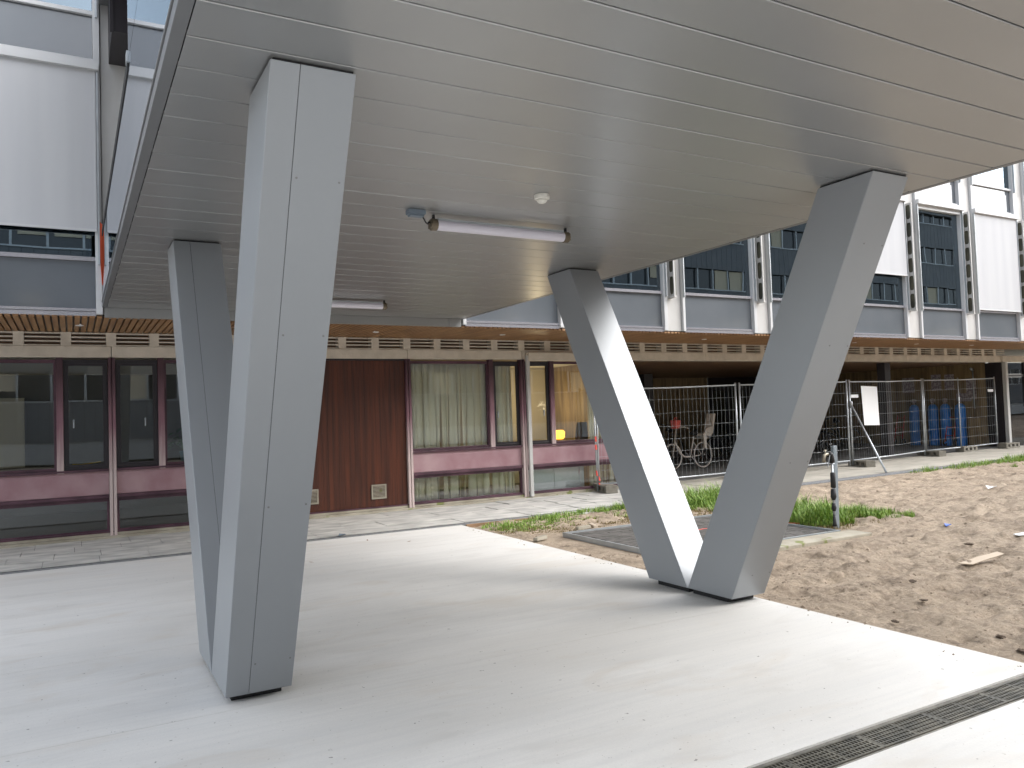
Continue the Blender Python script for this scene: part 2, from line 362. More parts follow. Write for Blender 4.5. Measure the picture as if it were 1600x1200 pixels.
# the slab continues right of the drain line
# drainage channel
ch = thing('drainage_channel', (3.5, 2.48, 0), 'linear drain with slotted iron grates crossing the concrete slab', 'drain')
b = MB(); b.box(-8, DR0+.002, -.16, 10.9, DR1-.002, -.10); b.box(-8, DR0+.002, -.10, 10.9, 2.412, .012); b.box(-8, 2.578, -.10, 10.9, DR1-.002, .012)
b.build('channel_edge', M['edge'], ch, bevel=.004)
def grate(x0):
    m = MB(); L = .5; y0, y1 = 2.414, 2.576
    m.box(x0+.002, y0, .0, x0+L-.002, y0+.010, .016); m.box(x0+.002, y1-.010, .0, x0+L-.002, y1, .016)
    rows = 5; rw = (y1-y0-.02)/rows
    for k in range(1, rows): m.box(x0+.004, y0+.010+k*rw-.004, .0, x0+L-.004, y0+.010+k*rw+.004, .0145)
    n = 22
    for k in range(n+1):
        xx = x0+.004+(L-.016)*k/n; wd = .016 if k in (0, n, n//2) else .008
        m.box(xx, y0+.008, -.002, xx+wd, y1-.008, .0135)
    return m.build('grate', M['iron'], ch)
for k in range(-6, 22): grate(.25+k*.5)
b = MB(); b.box(SX+.002, -9, -.2, 11, DR1-.36, .0185); 

# walkway in front of the building
b = MB(); b.box(-14, 10.47, -.2, 5.05, 10.56, .004); b.build('slot_drain_strip', M['mould'], kind='structure')
gs = MB()
def sloped(m, x0, y0, x1, y1, dz, th=.15, n=1):
    for k in range(n):
        a = x0+(x1-x0)*k/n; c = x0+(x1-x0)*(k+1)/n
        za, zc = gz(a)+dz, gz(c)+dz
        m.hexa([(a, y0, za-th), (c, y0, zc-th), (c, y1, zc-th), (a, y1, za-th)], [(a, y0, za), (c, y0, zc), (c, y1, zc), (a, y1, za)])
sloped(gs, -14, 10.562, 6.0, 10.70, .006); sloped(gs, 6.0, 10.562, 40, 10.86, .006); gs.build('gravel_strip', M['grey_strip'], kind='structure')
wk = MB(); y = 10.705; row = 0
rows = [(10.705, 11.20), (11.205, 11.72), (11.725, 12.22), (12.225, 12.80)]
rnd = random.Random(5)
for y0, y1 in rows:
    x = -14+rnd.random()*.4
    while x < 9.3:
        L = rnd.choice([.5, .52, .55, .6]); zz = .022+rnd.uniform(-.004, .004)+gz(x)
        wk.box(x, y0, -.1, x+L-.006, y1, zz, rz=rnd.uniform(-.003, .003)); x += L
wk.build('pavement', M['pave'], kind='structure')
w2 = MB(); sloped(w2, -14, 10.704, 6., 12.80, .012, .1, 1); sloped(w2, 6., 10.704, 9.35, 12.80, .012, .1, 1)
w2.v = [(a, b_, c if a < 0 else c-.0) for a, b_, c in w2.v]
w2.build('pavement_bed', M['mould'], kind='structure')
w3 = MB()
for i, (y0, y1) in enumerate([(10.865, 11.6), (11.606, 12.35), (12.356, 13.0)]):
    x = 9.36
    while x < 40:
        sloped(w3, x, y0, x+1.494, y1, .020+rnd.uniform(-.003, .003), .1); x += 1.5
w3.build('pale_walkway', M['pave_pale'], kind='structure')
fl = MB(); sloped(fl, 9.70, 13.0, 34, 24, .035, .1); fl.build('covered_passage_floor', M['floor_dark'], kind='structure')
fl = MB(); sloped(fl, 9.8, 24.01, 60, 70, .03, .1); fl.build('lawn', M['lawn'], kind='structure')

# paved pit with a metal rim beside the slab
pit_ = thing('paved_frame', (6.9, 7.7, 0), 'sunken rectangle of dark brick paving with pale metal rim beside the right V column', 'paving frame')
ax0, ax1, ay0, ay1 = 5.60, 8.28, 6.62, 8.80
b = MB(); rz_ = 0
yy = ay0+.03
while yy < ay1-.03:
    xx = ax0+.03+(.1 if int(yy*20) % 2 else 0)
    while xx < ax1-.03:
        b.box(xx, yy, -.05, min(xx+.196, ax1-.03), min(yy+.066, ay1-.03), .012+random.uniform(-.002, .003)); xx += .2
    yy += .07
b.build('bricks', M['mulch'], pit_)
b = MB(); b.box(ax0, ay0, -.06, ax1, ay0+.03, .035); b.box(ax0, ay1-.03, -.06, ax1, ay1, .035); b.box(ax0, ay0+.03, -.06, ax0+.03, ay1-.03, .035); b.box(ax1-.03, ay0+.03, -.06, ax1, ay1-.03, .035)
b.build('rim', M['galv'], pit_)
b = MB(); b.box(ax0+.03, ay0+.03, -.08, ax1-.03, ay1-.03, -.052); b.build('bed', M['soil'], pit_)
b = MB(); b.box(SX+.42, 6.28, -.08, 8.42, 6.60, .030)
tag(rehome(b.build('kerb_slab', M['kerb'], bevel=.01), (6.9, 6.44, 0)), 'mossy concrete kerb along the front of the dark paved rectangle', 'kerb')
b = MB(); b.tube([(6.2, 7.6, .02), (7.2, 7.9, .018), (8.25, 7.75, .022), (8.5, 7.2, .03)], .004, 6)
tag(rehome(b.build('string', M['coral']), (7.2, 7.8, .02)), 'thin red string lying across the dark paved rectangle', 'string')
b = MB(); b.box(4.96, 10.34, -.04, 6.1, 10.38, .035, rz=-.02)
tag(rehome(b.build('edging_board', M['timber_edge'], bevel=.003), (5.5, 10.36, 0)), 'brown timber edging board at the far corner of the concrete slab', 'board')
b = MB(); b.box(6.55, 10.28, -.01, 7.35, 10.62, .022, rz=-.08)
tag(rehome(b.build('paving_slab', M['pave'], bevel=.006), (7, 10.45, 0)), 'loose grey paving slab at the edge of the walkway beside the grass', 'slab')

# ---------------------------------------------------------------- canopy bridge
br = thing('bridge', (2.9, 4, 3.12), 'silver plank-clad footbridge overhead standing on V columns', 'footbridge')
SZ = 3.12; X0, X1, YE = .405, 5.33, 11.08
b = MB(); k = -9; yseam0 = 3.232; pitch = .2985
while True:
    ya = yseam0+k*pitch; yb = ya+pitch
    if ya > YE-.02: break
    yb = min(yb, YE)
    t1_, t2_ = random.uniform(-.0011, .0011), random.uniform(-.0011, .0011)
    # one tray: flat face with bevelled joints
    e = .0032; g_ = .0044
    b.add([(X0, ya+g_, SZ+.022), (X1, ya+g_, SZ+.022), (X1, ya+g_, SZ+e), (X0, ya+g_, SZ+e), (X0, ya+g_+e, SZ+t1_), (X1, ya+g_+e, SZ+t2_),
           (X1, yb-g_-e, SZ-t1_), (X0, yb-g_-e, SZ-t2_), (X0, yb-g_, SZ+e), (X1, yb-g_, SZ+e), (X0, yb-g_, SZ+.022), (X1, yb-g_, SZ+.022)],
          [(0, 1, 2, 3), (3, 2, 5, 4), (4, 5, 6, 7), (7, 6, 9, 8), (8, 9, 11, 10)])
    k += 1
b.build('soffit', M['alu'], br)
b = MB(); b.box(X0+.03, .30, SZ+.024, X1+.0, YE, SZ+.30); b.build('deck', M['black'], br)
b = MB(); b.box(X0-.058, .30, SZ-.002, X0-.004, YE+.02, SZ+.06); b.box(X0-.066, .30, SZ+.062, X0-.05, YE+.02, SZ+.075)
b.build('edge_trim', M['alu_edge'], br, bevel=.003)
b = MB(); b.box(X1+.002, .30, SZ-.002, X1+.055, YE+.02, SZ+.07); b.build('edge_trim', M['alu_edge'], br, bevel=.003)
b = MB(); b.box(X0-.03, YE+.022, 2.998, 5.12, YE+.10, SZ+.02); b.box(5.125, YE+.022, 2.998, 5.33, YE+.10, SZ+.02)
b.build('end_fascia', M['alu'], br, bevel=.003)
gx = X0-.05
b = MB(); b.box(gx, .30, 3.197, gx+.012, 11.05, 4.05); b.box(gx, .30, 4.06, gx+.012, 5.76, 7.0); b.build('glazing', M['pane_bridge'], br)
b = MB(); b.box(gx-.006, 5.765, 4.0, gx+.03, 11.0, 4.075); b.box(gx+.002, 5.765, 4.074, gx+.028, 5.80, 7.0)
b.build('gasket', M['black'], br)
b = MB(); b.box(gx-.012, 5.74, 4.045, gx+.06, 5.82, 4.12); b.build('corner_bracket', M['galv'], br)
b = MB(); b.box(gx+.12, .30, 3.45, gx+.2, 5.7, 7.0); b.box(gx+.34, 5.8, 3.45, gx+.42, 11.1, 7.0); b.build('inner_wall', M['innerwall'], br)
b = MB(); b.box(X1-.02, .30, 3.45, X1+.03, 11.1, 7.0); b.build('right_cladding', M['cladding'], br)
b = MB(); b.box(X0-.05, .30, 7.01, X1+.05, 11.1, 7.35); b.build('roof', M['alu_edge'], br)

# V columns
def vcol(x0, x1, label, seam):
    t = thing('v_column', ((x0+x1)/2, 5.24, .02), label, 'column', 'silver V columns under the footbridge')
    zb, zt = .072, SZ-.013
    for (b0, b1, t0, t1, near) in ((4.72, 5.236, 3.27, 3.71, True), (5.244, 5.76, 6.87, 7.32, False)):
        B = [Vector(p) for p in ((x0, b0, zb), (x1, b0, zb), (x1, b1, zb), (x0, b1, zb))]
        T = [Vector(p) for p in ((x0, t0, zt), (x1, t0, zt), (x1, t1, zt), (x0, t1, zt))]
        c = MB(); th = .004
        s = .34; gp = .0011/(x1-x0); SP = ((0, s-gp), (s+gp, 1)) if seam else ((0, 1),)
        def face(a, b_, n):
            for u0_, u1_ in SP:
                lo0 = B[a].lerp(B[b_], u0_); lo1 = B[a].lerp(B[b_], u1_); hi0 = T[a].lerp(T[b_], u0_); hi1 = T[a].lerp(T[b_], u1_)
                c.plate([lo0, lo1, hi1, hi0], n, th)
        dy = Vector((0, t0-b0, zt-zb)).normalized(); nf = Vector((1, 0, 0)).cross(dy).normalized()
        face(0, 1, nf)
        dy2 = Vector((0, t1-b1, zt-zb)).normalized(); nb_ = -(Vector((1, 0, 0)).cross(dy2).normalized())
        for u0_, u1_ in SP:
            lo0 = B[3].lerp(B[2], u0_); lo1 = B[3].lerp(B[2], u1_); hi0 = T[3].lerp(T[2], u0_); hi1 = T[3].lerp(T[2], u1_)
            c.plate([lo1, lo0, hi0, hi1], nb_, th)
        e = .005
        def side(xx, n):
            q = [Vector((xx, b0+e, zb)), Vector((xx, b1-e, zb)), Vector((xx, t1-e, zt)), Vector((xx, t0+e, zt))]
            if n < 0: q = [q[1], q[0], q[3], q[2]]
            c.plate(q, (n, 0, 0), th)
        side(x0-.0015, -1); side(x1+.0015, 1)
        c.plate([B[0], B[3], B[2], B[1]], (0, 0, -1), -.004)
        leg = c.build('leg', M['alu_leg'], t, bevel=.0012)
        k_ = MB(); i_ = .010
        kb = [(x0+i_, b0+i_, zb+.006), (x1-i_, b0+i_, zb+.006), (x1-i_, b1-i_, zb+.006), (x0+i_, b1-i_, zb+.006)]
        f1 = (SZ-.002-zb)/(zt-zb)
        kt = [tuple(B[j].lerp(T[j], f1)+Vector(((i_ if j in (0, 3) else -i_), (i_ if j < 2 else -i_), 0))) for j in range(4)]
        k_.hexa(kb, kt); k_.build('core', M['black'], leg)
        # screws
        for f in (.06, .36, .64, .86) if near else (.08, .34, .62, .9):
            for u in (s+.06, .93):
                for face_ in (0, 1):
                    if face_ == 0: p = B[0].lerp(B[1], u).lerp(T[0].lerp(T[1], u), f); n = nf
                    else: p = B[3].lerp(B[2], u).lerp(T[3].lerp(T[2], u), f); n = nb_
                    if near == (face_ == 1): continue
                    sm = MB(); sm.tube([p-n*.001, p+n*.002], .0055, 10); sm.build('screw', M['screw'], leg)
        if near:
            pass
    p = MB(); p.box(x0+.04, 4.80, .021, x1-.04, 5.22, .077); p.box(x0+.04, 5.27, .021, x1-.04, 5.68, .077)
    p.build('base_plate', M['black'], t, bevel=.004)
    return t
vcol(.735, 1.10, 'silver clad V column at the left edge of the footbridge, nearest the brown panel', True)
vcol(4.58, 4.94, 'silver clad V column at the right edge of the slab beside the sand', False)

# tube lights, sensor
def tube_light(x0, x1, y, label):
    t = thing('tube_light', ((x0+x1)/2, y, SZ), label, 'ceiling lamp', 'tube lamps under the footbridge')
    z = SZ-.075
    m = MB(); m.tube([(x0+.05, y, z), (x1-.05, y, z)], .040, 20); m.build('tube_cover', M['tube'], t, smooth=False)
    m = MB(); m.box(x0+.06, y-.025, z+.03, x1-.06, y+.025, z+.048); m.build('housing', M['galv'], t)
    for xx in (x0+.03, x1-.03):
        m = MB(); m.tube([(xx-.03, y, z), (xx-.02, y, z), (xx+.02, y, z), (xx+.03, y, z)], [.036, .046, .046, .036], 16)
        for a in range(4): m.tube([(xx-.034, y+.032*math.cos(a*1.57+.78), z+.032*math.sin(a*1.57+.78)), (xx+.034, y+.032*math.cos(a*1.57+.78), z+.032*math.sin(a*1.57+.78))], .007, 6)
        m.build('end_cap', M['clip'], t)
        m = MB(); m.box(xx-.008, y-.01, z+.04, xx+.008, y+.01, SZ-.0005); m.build('bracket', M['black'], t)
    return t
tube_light(2.36, 3.60, 5.40, 'milky tube lamp with black cable on the soffit beside the round sensor')
tube_light(2.30, 3.545, 9.58, 'far tube lamp on the soffit, behind the nearer one and towards the building')
jb = thing('junction_box', (2.21, 5.33, SZ), 'small blue grey junction box wired to the near tube lamp', 'junction box')
m = MB(); m.box(2.15, 5.28, SZ-.035, 2.28, 5.36, SZ-.001); m.box(2.16, 5.29, SZ-.05, 2.27, 5.35, SZ-.0355); m.build('box', M['boxblue'], jb, bevel=.004)
m = MB(); m.tube([(2.27, 5.34, SZ-.03), (2.29, 5.345, SZ-.055), (2.31, 5.36, SZ-.075), (2.33, 5.375, SZ-.08), (2.345, 5.39, SZ-.062), (2.365, 5.40, SZ-.06)], .0055, 8); m.build('cable', M['rubber'], jb, smooth=True)
sn = thing('motion_sensor', (2.87, 4.62, SZ), 'round cream motion sensor on the soffit above the tube lamp', 'sensor')
m = MB(); m.lathe((2.87, 4.62, SZ), [(.052, -.001), (.054, -.012), (.052, -.03), (.040, -.036)], 28); m.build('base', M['sensor'], sn, smooth=False)
m = MB(); m.lathe((2.87, 4.62, SZ), [(.036, -.0365), (.034, -.046), (.026, -.056), (.012, -.062)], 24); m.build('lens', M['sensor'], sn, smooth=True)

# ---------------------------------------------------------------- main building
FB = 11.2      # upper facade plane
GY = 12.9      # ground floor facade plane
bd = thing('office_building', (8, GY, 0), 'white two-storey curtain wall offices over a purple and glass ground floor', 'building')

Rr = [-6.6, -4.3, -2.0, .28, 2.60, 4.93, 7.19, 9.445, 11.707, 14.05, 16.50, 18.715, 21.05, 23.4, 25.75, 28.1, 30.5]
bays = [(Rr[i]+.50+(.06 if i > 9 else 0), Rr[i+1]) for i in range(len(Rr)-1)]
ZB, ZR1, ZM, ZT = 3.035, 3.70, 3.75, 6.05
blinds1 = {2: 4.10, 9: 4.45, 11: 3.78, 13: 4.6}
def rail(m, x0, x1, z, y=FB, h=.05):
    m.box(x0, y-.05, z-h/2, x1, y+.02, z+h/2)
# white structural zones
wz = MB(); strip = MB(); rl = MB()
for i, (L, Rt) in enumerate(bays):
    R0 = Rr[i]
    # column zone between R0 and L
    wz.box(R0+.085, FB-.03, ZB, L-.065, FB+.30, 9.75)
    strip.box(R0+.0, FB-.085, ZB-.0, R0+.075, FB+.1, 9.75)
    strip.box(L-.055, FB-.085, ZB-.0, L, FB+.1, 9.75)
wz.build('facade_column', M['white_dirty'], bd, bevel=.006)
strip.build('mullion', M['white'], bd, bevel=.004)

def perforated(x, zlo, zhi):            # web plate with rounded slots, lying in the Y-Z plane
    m = MB(); y0, y1 = FB-.20, FB-.032; n = int((zhi-zlo)/.37); pz = (zhi-zlo)/n
    for k in range(n):
        za = zlo+k*pz; zc = za+pz; yc = (y0+y1)/2; zm = (za+zc)/2; hw = (y1-y0)*.33; hh = pz*.40
        out = []; inn = []
        N = 24
        for j in range(N):
            t = 2*math.pi*(j+.5)/N; c, s = math.cos(t), math.sin(t)
            # squircle outline
            e = .45; inn.append((yc+hw*math.copysign(abs(c)**e, c), zm+hh*math.copysign(abs(s)**e, s)))
            q = max(abs(c), abs(s)); out.append((yc+(y1-y0)/2*c/q, zm+pz/2*s/q))
        vs = [(x, *p) for p in out]+[(x, *p) for p in inn]+[(x+.012, *p) for p in out]+[(x+.012, *p) for p in inn]
        fs = []
        for j in range(N):
            j2 = (j+1) % N
            fs += [(j, j2, N+j2, N+j), (2*N+j2, 2*N+j, 3*N+j, 3*N+j2), (N+j, N+j2, 3*N+j2, 3*N+j)]
        m.add(vs, fs)
    m.box(x-.02, y0-.012, zlo-.01, x+.012, y0, zhi); m.box(x-.02, y0-.012, zlo-.03, x+.05, y1, zlo-.011)
    return m
for i, (L, Rt) in enumerate(bays):
    if i < 6: continue
    perforated(Rr[i]+.16, 3.66, 6.1).build('perforated_web', M['white_dirty'], bd)
    m = MB(); m.box(Rr[i]+.19, FB-.185, 3.68, Rr[i]+.21, FB-.033, 6.08); m.build('web_backing', M['olive'], bd)

for i, (L, Rt) in enumerate(bays):
    if Rt < -1.9: pass
    for s_, (zb_, zt_) in enumerate(((ZB, 6.2), (6.2, 9.6))):
        wn = MB()
        rail(wn, L, Rt, zb_+.055+(.03 if s_ else 0), h=.035); rail(wn, L, Rt, zb_+.005, h=.05); rail(wn, L, Rt, zb_+.70, h=.05)
        wnd = wn.build('window', M['rail'] if s_ == 0 else M['white'], bd)
        m = MB(); m.box(L+.003, FB+.0, zb_+.075, Rt-.003, FB+.012, zb_+.672); m.build('spandrel', M['spandrel'], wnd)
        m = MB(); m.box(L+.003, FB+.0, zb_+.728, Rt-.003, FB+.012, zt_-.06); m.build('pane', M['pane_dark'], wnd)
        m = MB(); m.box(L+.003, FB+.02, zb_+.668, Rt-.003, FB+.05, zb_+.73); m.build('gasket', M['black'], wnd)
        m = MB(); m.box(L-.055, FB-.17, zt_-.075, Rt+.06, FB-.09, zt_+.03); m.box(L-.03, FB-.088, zt_-.16, Rt+.03, FB-.0, zt_-.04); m.build('blind_box', M['white'], wnd, bevel=.004)
        if s_ == 0 and i in blinds1:
            m = MB(); n = 14; zl = blinds1[i]; vs = []
            for k in range(n+1):
                xx = L-.02+(Rt-L+.04)*k/n; dy = .004*math.sin(k*1.9+i)
                vs += [(xx, FB-.115+dy*2, zl), (xx, FB-.115, zt_-.07)]
            vs2 = [(a, y_+.003, c) for a, y_, c in vs]
            N = len(vs); fs = [(2*k, 2*k+2, 2*k+3, 2*k+1) for k in range(n)]+[(N+2*k+1, N+2*k+3, N+2*k+2, N+2*k) for k in range(n)]
            m.add(vs+vs2, fs); m.build('roller_blind', M['blind'], wnd, smooth=True)
            m = MB(); m.box(L-.02, FB-.125, zl-.03, Rt+.02, FB-.10, zl); m.build('bottom_bar', M['white'], wnd, bevel=.003)
        # side guide rails for the blinds
        m = MB(); m.box(L-.05, FB-.13, zb_+.62, L-.03, FB-.086, zt_-.08); m.build('guide_rail', M['galv'], wnd)
        m = MB(); m.box(Rt+.03, FB-.13, zb_+.62, Rt+.05, FB-.086, zt_-.08); m.build('guide_rail', M['galv'], wnd)
# slabs, roof, inside
m = MB(); m.box(-6.6, FB+.06, 3.06, 31, 24, 3.35); m.build('floor_slab', M['fascia'], bd)
m = MB(); m.box(-6.6, FB+.10, 6.0, 31, 24, 6.3); m.build('floor_slab', M['innerwall'], bd)
m = MB(); m.box(-6.7, FB-.15, 9.62, 31.1, 24, 10.1); m.build('roof', M['white'], bd)
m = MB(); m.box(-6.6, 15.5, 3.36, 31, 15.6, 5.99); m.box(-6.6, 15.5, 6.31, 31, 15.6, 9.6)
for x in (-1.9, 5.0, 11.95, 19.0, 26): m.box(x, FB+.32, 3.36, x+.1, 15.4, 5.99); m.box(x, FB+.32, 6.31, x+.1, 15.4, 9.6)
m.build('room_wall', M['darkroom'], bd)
m = MB(); m.box(-6.8, FB-.1, 3.0, -6.62, 24, 10.1); m.box(31.02, FB-.1, 3.0, 31.2, 24, 10.1); m.build('end_wall', M['white'], bd)
m = MB(); m.box(.42, FB-.02, 3.0, .78, FB+.05, 9.6); m.build('joint_panel', M['white'], bd)
m = MB(); m.box(.46, FB-1.0, 6.28, .74, FB-.03, 9.6); m.box(.44, FB-1.02, 6.26, .48, FB-1.0, 9.6); m.build('dark_lintel', M['casement'], bd)
# timber slat soffit
m = MB(); x = -6.6
while x < 31:
    m.box(x, FB-.02, 2.992, x+.058, GY-.02, 3.022); x += .082
m.build('timber_soffit', M['slat'], bd)
m = MB(); m.box(-6.6, FB-.02, 3.024, 31, GY, 3.04); m.build('soffit_board', M['casement'], bd)
for x in (.1, 4.25, 6.55, 8.85, 11.2, 13.5, 15.8, 18.1, 20.4):
    m = MB(); m.lathe((x, 12.0, 2.985), [(.05, 0), (.05, .02)], 16); m.build('downlight', M['paper'], bd)
# beam with louvres
m = MB()
XL = 23.2
mods = [5.11+2.3*k for k in range(-5, 9)]
for a in mods:
    a2 = min(a+2.3, XL)
    if a > XL: break
    m.box(a+.004, GY-.06, 2.63, a2-.004, GY+.25, 2.79)
m.build('beam', M['fascia'], bd, bevel=.004)
m = MB(); x = 5.11-2.3*5
while x < XL:
    m.box(x-.065, GY-.05, 2.791, x+.065, GY+.12, 2.99)
    for z in (2.795, 2.853, 2.912, 2.968): m.box(x+.066, GY-.045, z, x+.509, GY+.05, z+.018)
    x += .575
m.build('louvre_band', M['fascia'], bd)
m = MB(); m.box(-6.6, GY+.12, 2.792, XL, GY+.16, 2.99); m.build('louvre_backing', M['woodceil'], bd)
# ground floor windows
def gwin(x0, x1, zs, zt, casement=False, frame=.03):
    m = MB(); y0, y1 = GY+.0, GY+.06; f = frame
    m.box(x0, y0, zs, x1, y1, zs+.04); m.box(x0, y0, zt-.05, x1, y1, zt); m.box(x0, y0, zs+.04, x0+f, y1, zt-.05); m.box(x1-f, y0, zs+.04, x1, y1, zt-.05)
    w_ = m.build('window', M['casement'] if casement else M['purple_dark'], bd, bevel=.003)
    p = MB(); p.box(x0+f, y0+.03, zs+.04, x1-f, y0+.036, zt-.05); p.build('pane', M['pane'], w_)
    if casement:
        e = .035; q = MB()
        q.box(x0+f, y0+.002, zs+.041, x0+f+e, y0+.03, zt-.051); q.box(x1-f-e, y0+.002, zs+.041, x1-f, y0+.03, zt-.051)
        q.box(x0+f+e, y0+.002, zs+.041, x1-f-e, y0+.03, zs+.075); q.box(x0+f+e, y0+.002, zt-.09, x1-f-e, y0+.03, zt-.051)
        q.build('sash', M['casement'], w_)
    return w_
pm = MB(); sill = MB(); low = MB()
def bay(x0, narrow):     # x0 = left double mullion, narrow = 'L' or 'R'
    x1 = x0+2.3; a, c = x0+.05, x1-.05
    if narrow == 'L': s0 = x0+.66; gwin(a, s0-.045, 1.02, 2.60, True); gwin(s0+.045, c, 1.02, 2.60)
    else: s0 = x1-.66; gwin(a, s0-.045, 1.02, 2.60); gwin(s0+.045, c, 1.02, 2.60, True)
    mm = MB(); mm.box(s0-.043, GY-.05, .98, s0+.043, GY+.05, 2.628); mm.build('mullion', M['mullion'], bd, bevel=.004)
    q = MB(); q.box(a, GY-.012, .645, c, GY+.05, .985); q.build('panel', M['purple'], bd, bevel=.004)
    q = MB(); q.box(a, GY-.055, .988, c, GY+.03, 1.018); q.box(a, GY-.045, .595, c, GY+.03, .642); q.build('sill', M['purple_dark'], bd, bevel=.003)
    gwin(a, c, .10, .593)
    return s0
for x0, nr in ((-6.39, 'L'), (-4.09, 'R'), (-1.79, 'R'), (.51, 'L'), (5.11, 'R'), (7.41, 'L')): bay(x0, nr)
for x0 in (-6.39, -4.09, -1.79, .51, 2.81, 5.11, 7.41, 9.71):
    q = MB(); q.box(x0-.046, GY-.08, .04, x0-.006, GY+.06, 2.628); q.box(x0+.006, GY-.08, .04, x0+.046, GY+.06, 2.628); q.box(x0-.006, GY-.05, .04, x0+.006, GY+.05, 2.628)
    q.build('mullion', M['mullion'], bd, bevel=.004)
q = MB(); q.box(-6.6, GY-.11, -.1, 9.75, GY+.10, .055); q.box(-6.6, GY-.05, .0555, 9.75, GY+.08, .098)
q.build('plinth', M['kerb'], bd, bevel=.006)
q = MB(); q.box(-6.6, GY-.055, .0985, 9.72, GY-.0, .118); q.build('sill', M['purple_dark'], bd)
# red brown cladding panel 2.86..5.06
q = MB(); x = 2.86
while x < 5.055:
    q.box(x, GY-.02+random.uniform(-.0005, .0005), .12, min(x+.090, 5.06), GY+.05, 2.60); x += .0915
q.build('brown_panel', M['brownpanel'], bd, bevel=.001)
q = MB(); q.box(2.86, GY-.03, 2.602, 5.06, GY+.05, 2.63); q.build('trim', M['casement'], bd)
for xc in (3.37, 4.535):
    f = MB(); x0_, x1_, z0_, z1_ = xc-.13, xc+.13, .25, .49
    f.box(x0_, GY-.045, z0_, x1_, GY-.02, z0_+.02); f.box(x0_, GY-.045, z1_-.02, x1_, GY-.02, z1_); f.box(x0_, GY-.045, z0_+.02, x0_+.02, GY-.02, z1_-.02); f.box(x1_-.02, GY-.045, z0_+.02, x1_, GY-.02, z1_-.02)
    for k in range(9): f.box(x0_+.021, GY-.042, z0_+.026+k*.022, x1_-.021, GY-.026, z0_+.036+k*.022)
    f.build('vent_grille', M['kerb'], bd)
# white downpipe like post and shutter box at x=7.45
q = MB(); q.box(7.462, GY-.14, .06, 7.53, GY-.085, 2.70); q.build('white_post', M['white_dirty'], bd, bevel=.005)
q = MB(); q.box(7.50, GY-.16, 2.60, 9.75, GY-.062, 2.76); q.build('shutter_box', M['fascia'], bd, bevel=.01)
# casement handles
for x_, z_ in ((-.10+.12, 1.62), (.95, 1.62), (6.88, 1.55), (7.88, 1.55)):
    q = MB(); q.box(x_-.008, GY-.03, z_, x_+.008, GY-.012, z_+.12); q.tube([(x_, GY-.03, z_+.1), (x_, GY-.0, z_+.1)], .012, 8); q.build('window_handle', M['galv'], bd)
# interior shell of the ground floor
q = MB(); q.box(-6.6, GY+.1, -.05, 9.7, 18, .05); q.build('room_floor', M['innerwall'], bd)
q = MB(); q.box(-6.6, GY+.26, 2.64, 9.7, 18, 2.72); q.build('room_ceiling', M['innerwhite'], bd)
q = MB(); q.box(-6.6, 17.0, .055, 4.7, 17.1, 2.63); q.box(2.85, GY+.1, .055, 2.95, 16.9, 2.63); q.box(2.96, GY+.11, .055, 5.02, GY+.2, 2.6); q.build('room_wall', M['innerwall'], bd)
q = MB(); q.box(5.02, GY+.12, .055, 5.10, 16.5, 2.63); q.box(5.11, 15.6, .055, 9.6, 15.7, 2.63); q.build('room_wall', M['innerwhite'], bd)
q = MB(); q.box(9.62, GY+.1, .05, 9.72, 18, 2.72); q.build('passage_wall', M['plank'], bd)
# passage: ceiling, columns, walls
q = MB(); q.box(9.75, GY+.26, 2.655, XL+.5, 24, 2.75); q.build('passage_ceiling', M['woodceil'], bd)
for (x, y, s) in ((19.08, 13.6, .24), (11.3, 15.6, .3), (14.6, 18.2, .32), (12.5, 13.6, .0), (22.6, 19.5, .3), (16.1, 20.4, .3)):
    if s: q = MB(); q.box(x, y, .05, x+s, y+s, 2.65); q.build('passage_column', M['colgrey'] if x == 19.05 else M['casement'], bd, bevel=.01)
q = MB(); x = 16.0
while x < 19.4: q.box(x, 20.8, .05, x+.145, 20.86, 2.68); x += .15
q.build('timber_wall', M['plank'], bd); q = MB(); x = 22.5
while x < 23.6: q.box(x, 20.8, .05, x+.145, 20.86, 2.68); x += .15
q.build('timber_wall', M['plank'], bd); q = MB()
y = 13.62
while y < 20.8: q.box(XL+.55, y, .05, XL+.60, y+.145, 2.72); y += .15
q.build('timber_wall', M['plank'], bd)
q = MB(); q.box(XL+.20, GY+.06, .05, XL+.34, GY+.24, 2.62); q.box(XL+.52, 13.2, .05, XL+.62, 13.60, 2.65); q.box(XL-.0, GY+.27, 2.60, XL+.5, 13.2, 2.654); q.build('black_jamb', M['casement'], bd)
q = MB(); q.box(XL+.22, GY-.06, .08, XL+.34, GY+.05, 2.62); q.build('white_post', M['white_dirty'], bd, bevel=.01)
q = MB(); q.box(XL+.02, GY-.10, 2.63, 31, GY+.22, 2.80); q.build('beam', M['fascia'], bd, bevel=.01)
q = MB(); q.box(XL+.37, GY+.05, .12, XL+.45, GY+.12, 2.62); q.box(XL+1.35, GY+.03, .12, XL+1.6, GY+.12, 2.62); q.box(XL+.45, GY+.05, 2.2, XL+1.35, GY+.11, 2.28); q.box(XL+.45, GY+.05, .12, XL+1.35, GY+.11, .2)
dr = q.build('door', M['casement'], bd)
q = MB(); q.box(XL+.455, GY+.07, .205, XL+1.345, GY+.08, 2.195); q.box(XL+.455, GY+.07, 2.285, XL+1.345, GY+.08, 2.615); q.build('pane', M['pane'], dr)
q = MB(); q.box(XL+.46, GY+.10, .205, XL+1.3, GY+.11, 2.19); q.box(XL+1.65, GY+.1, .1, 31, GY+.2, 2.62); q.build('room_wall', M['opp_light'], bd)
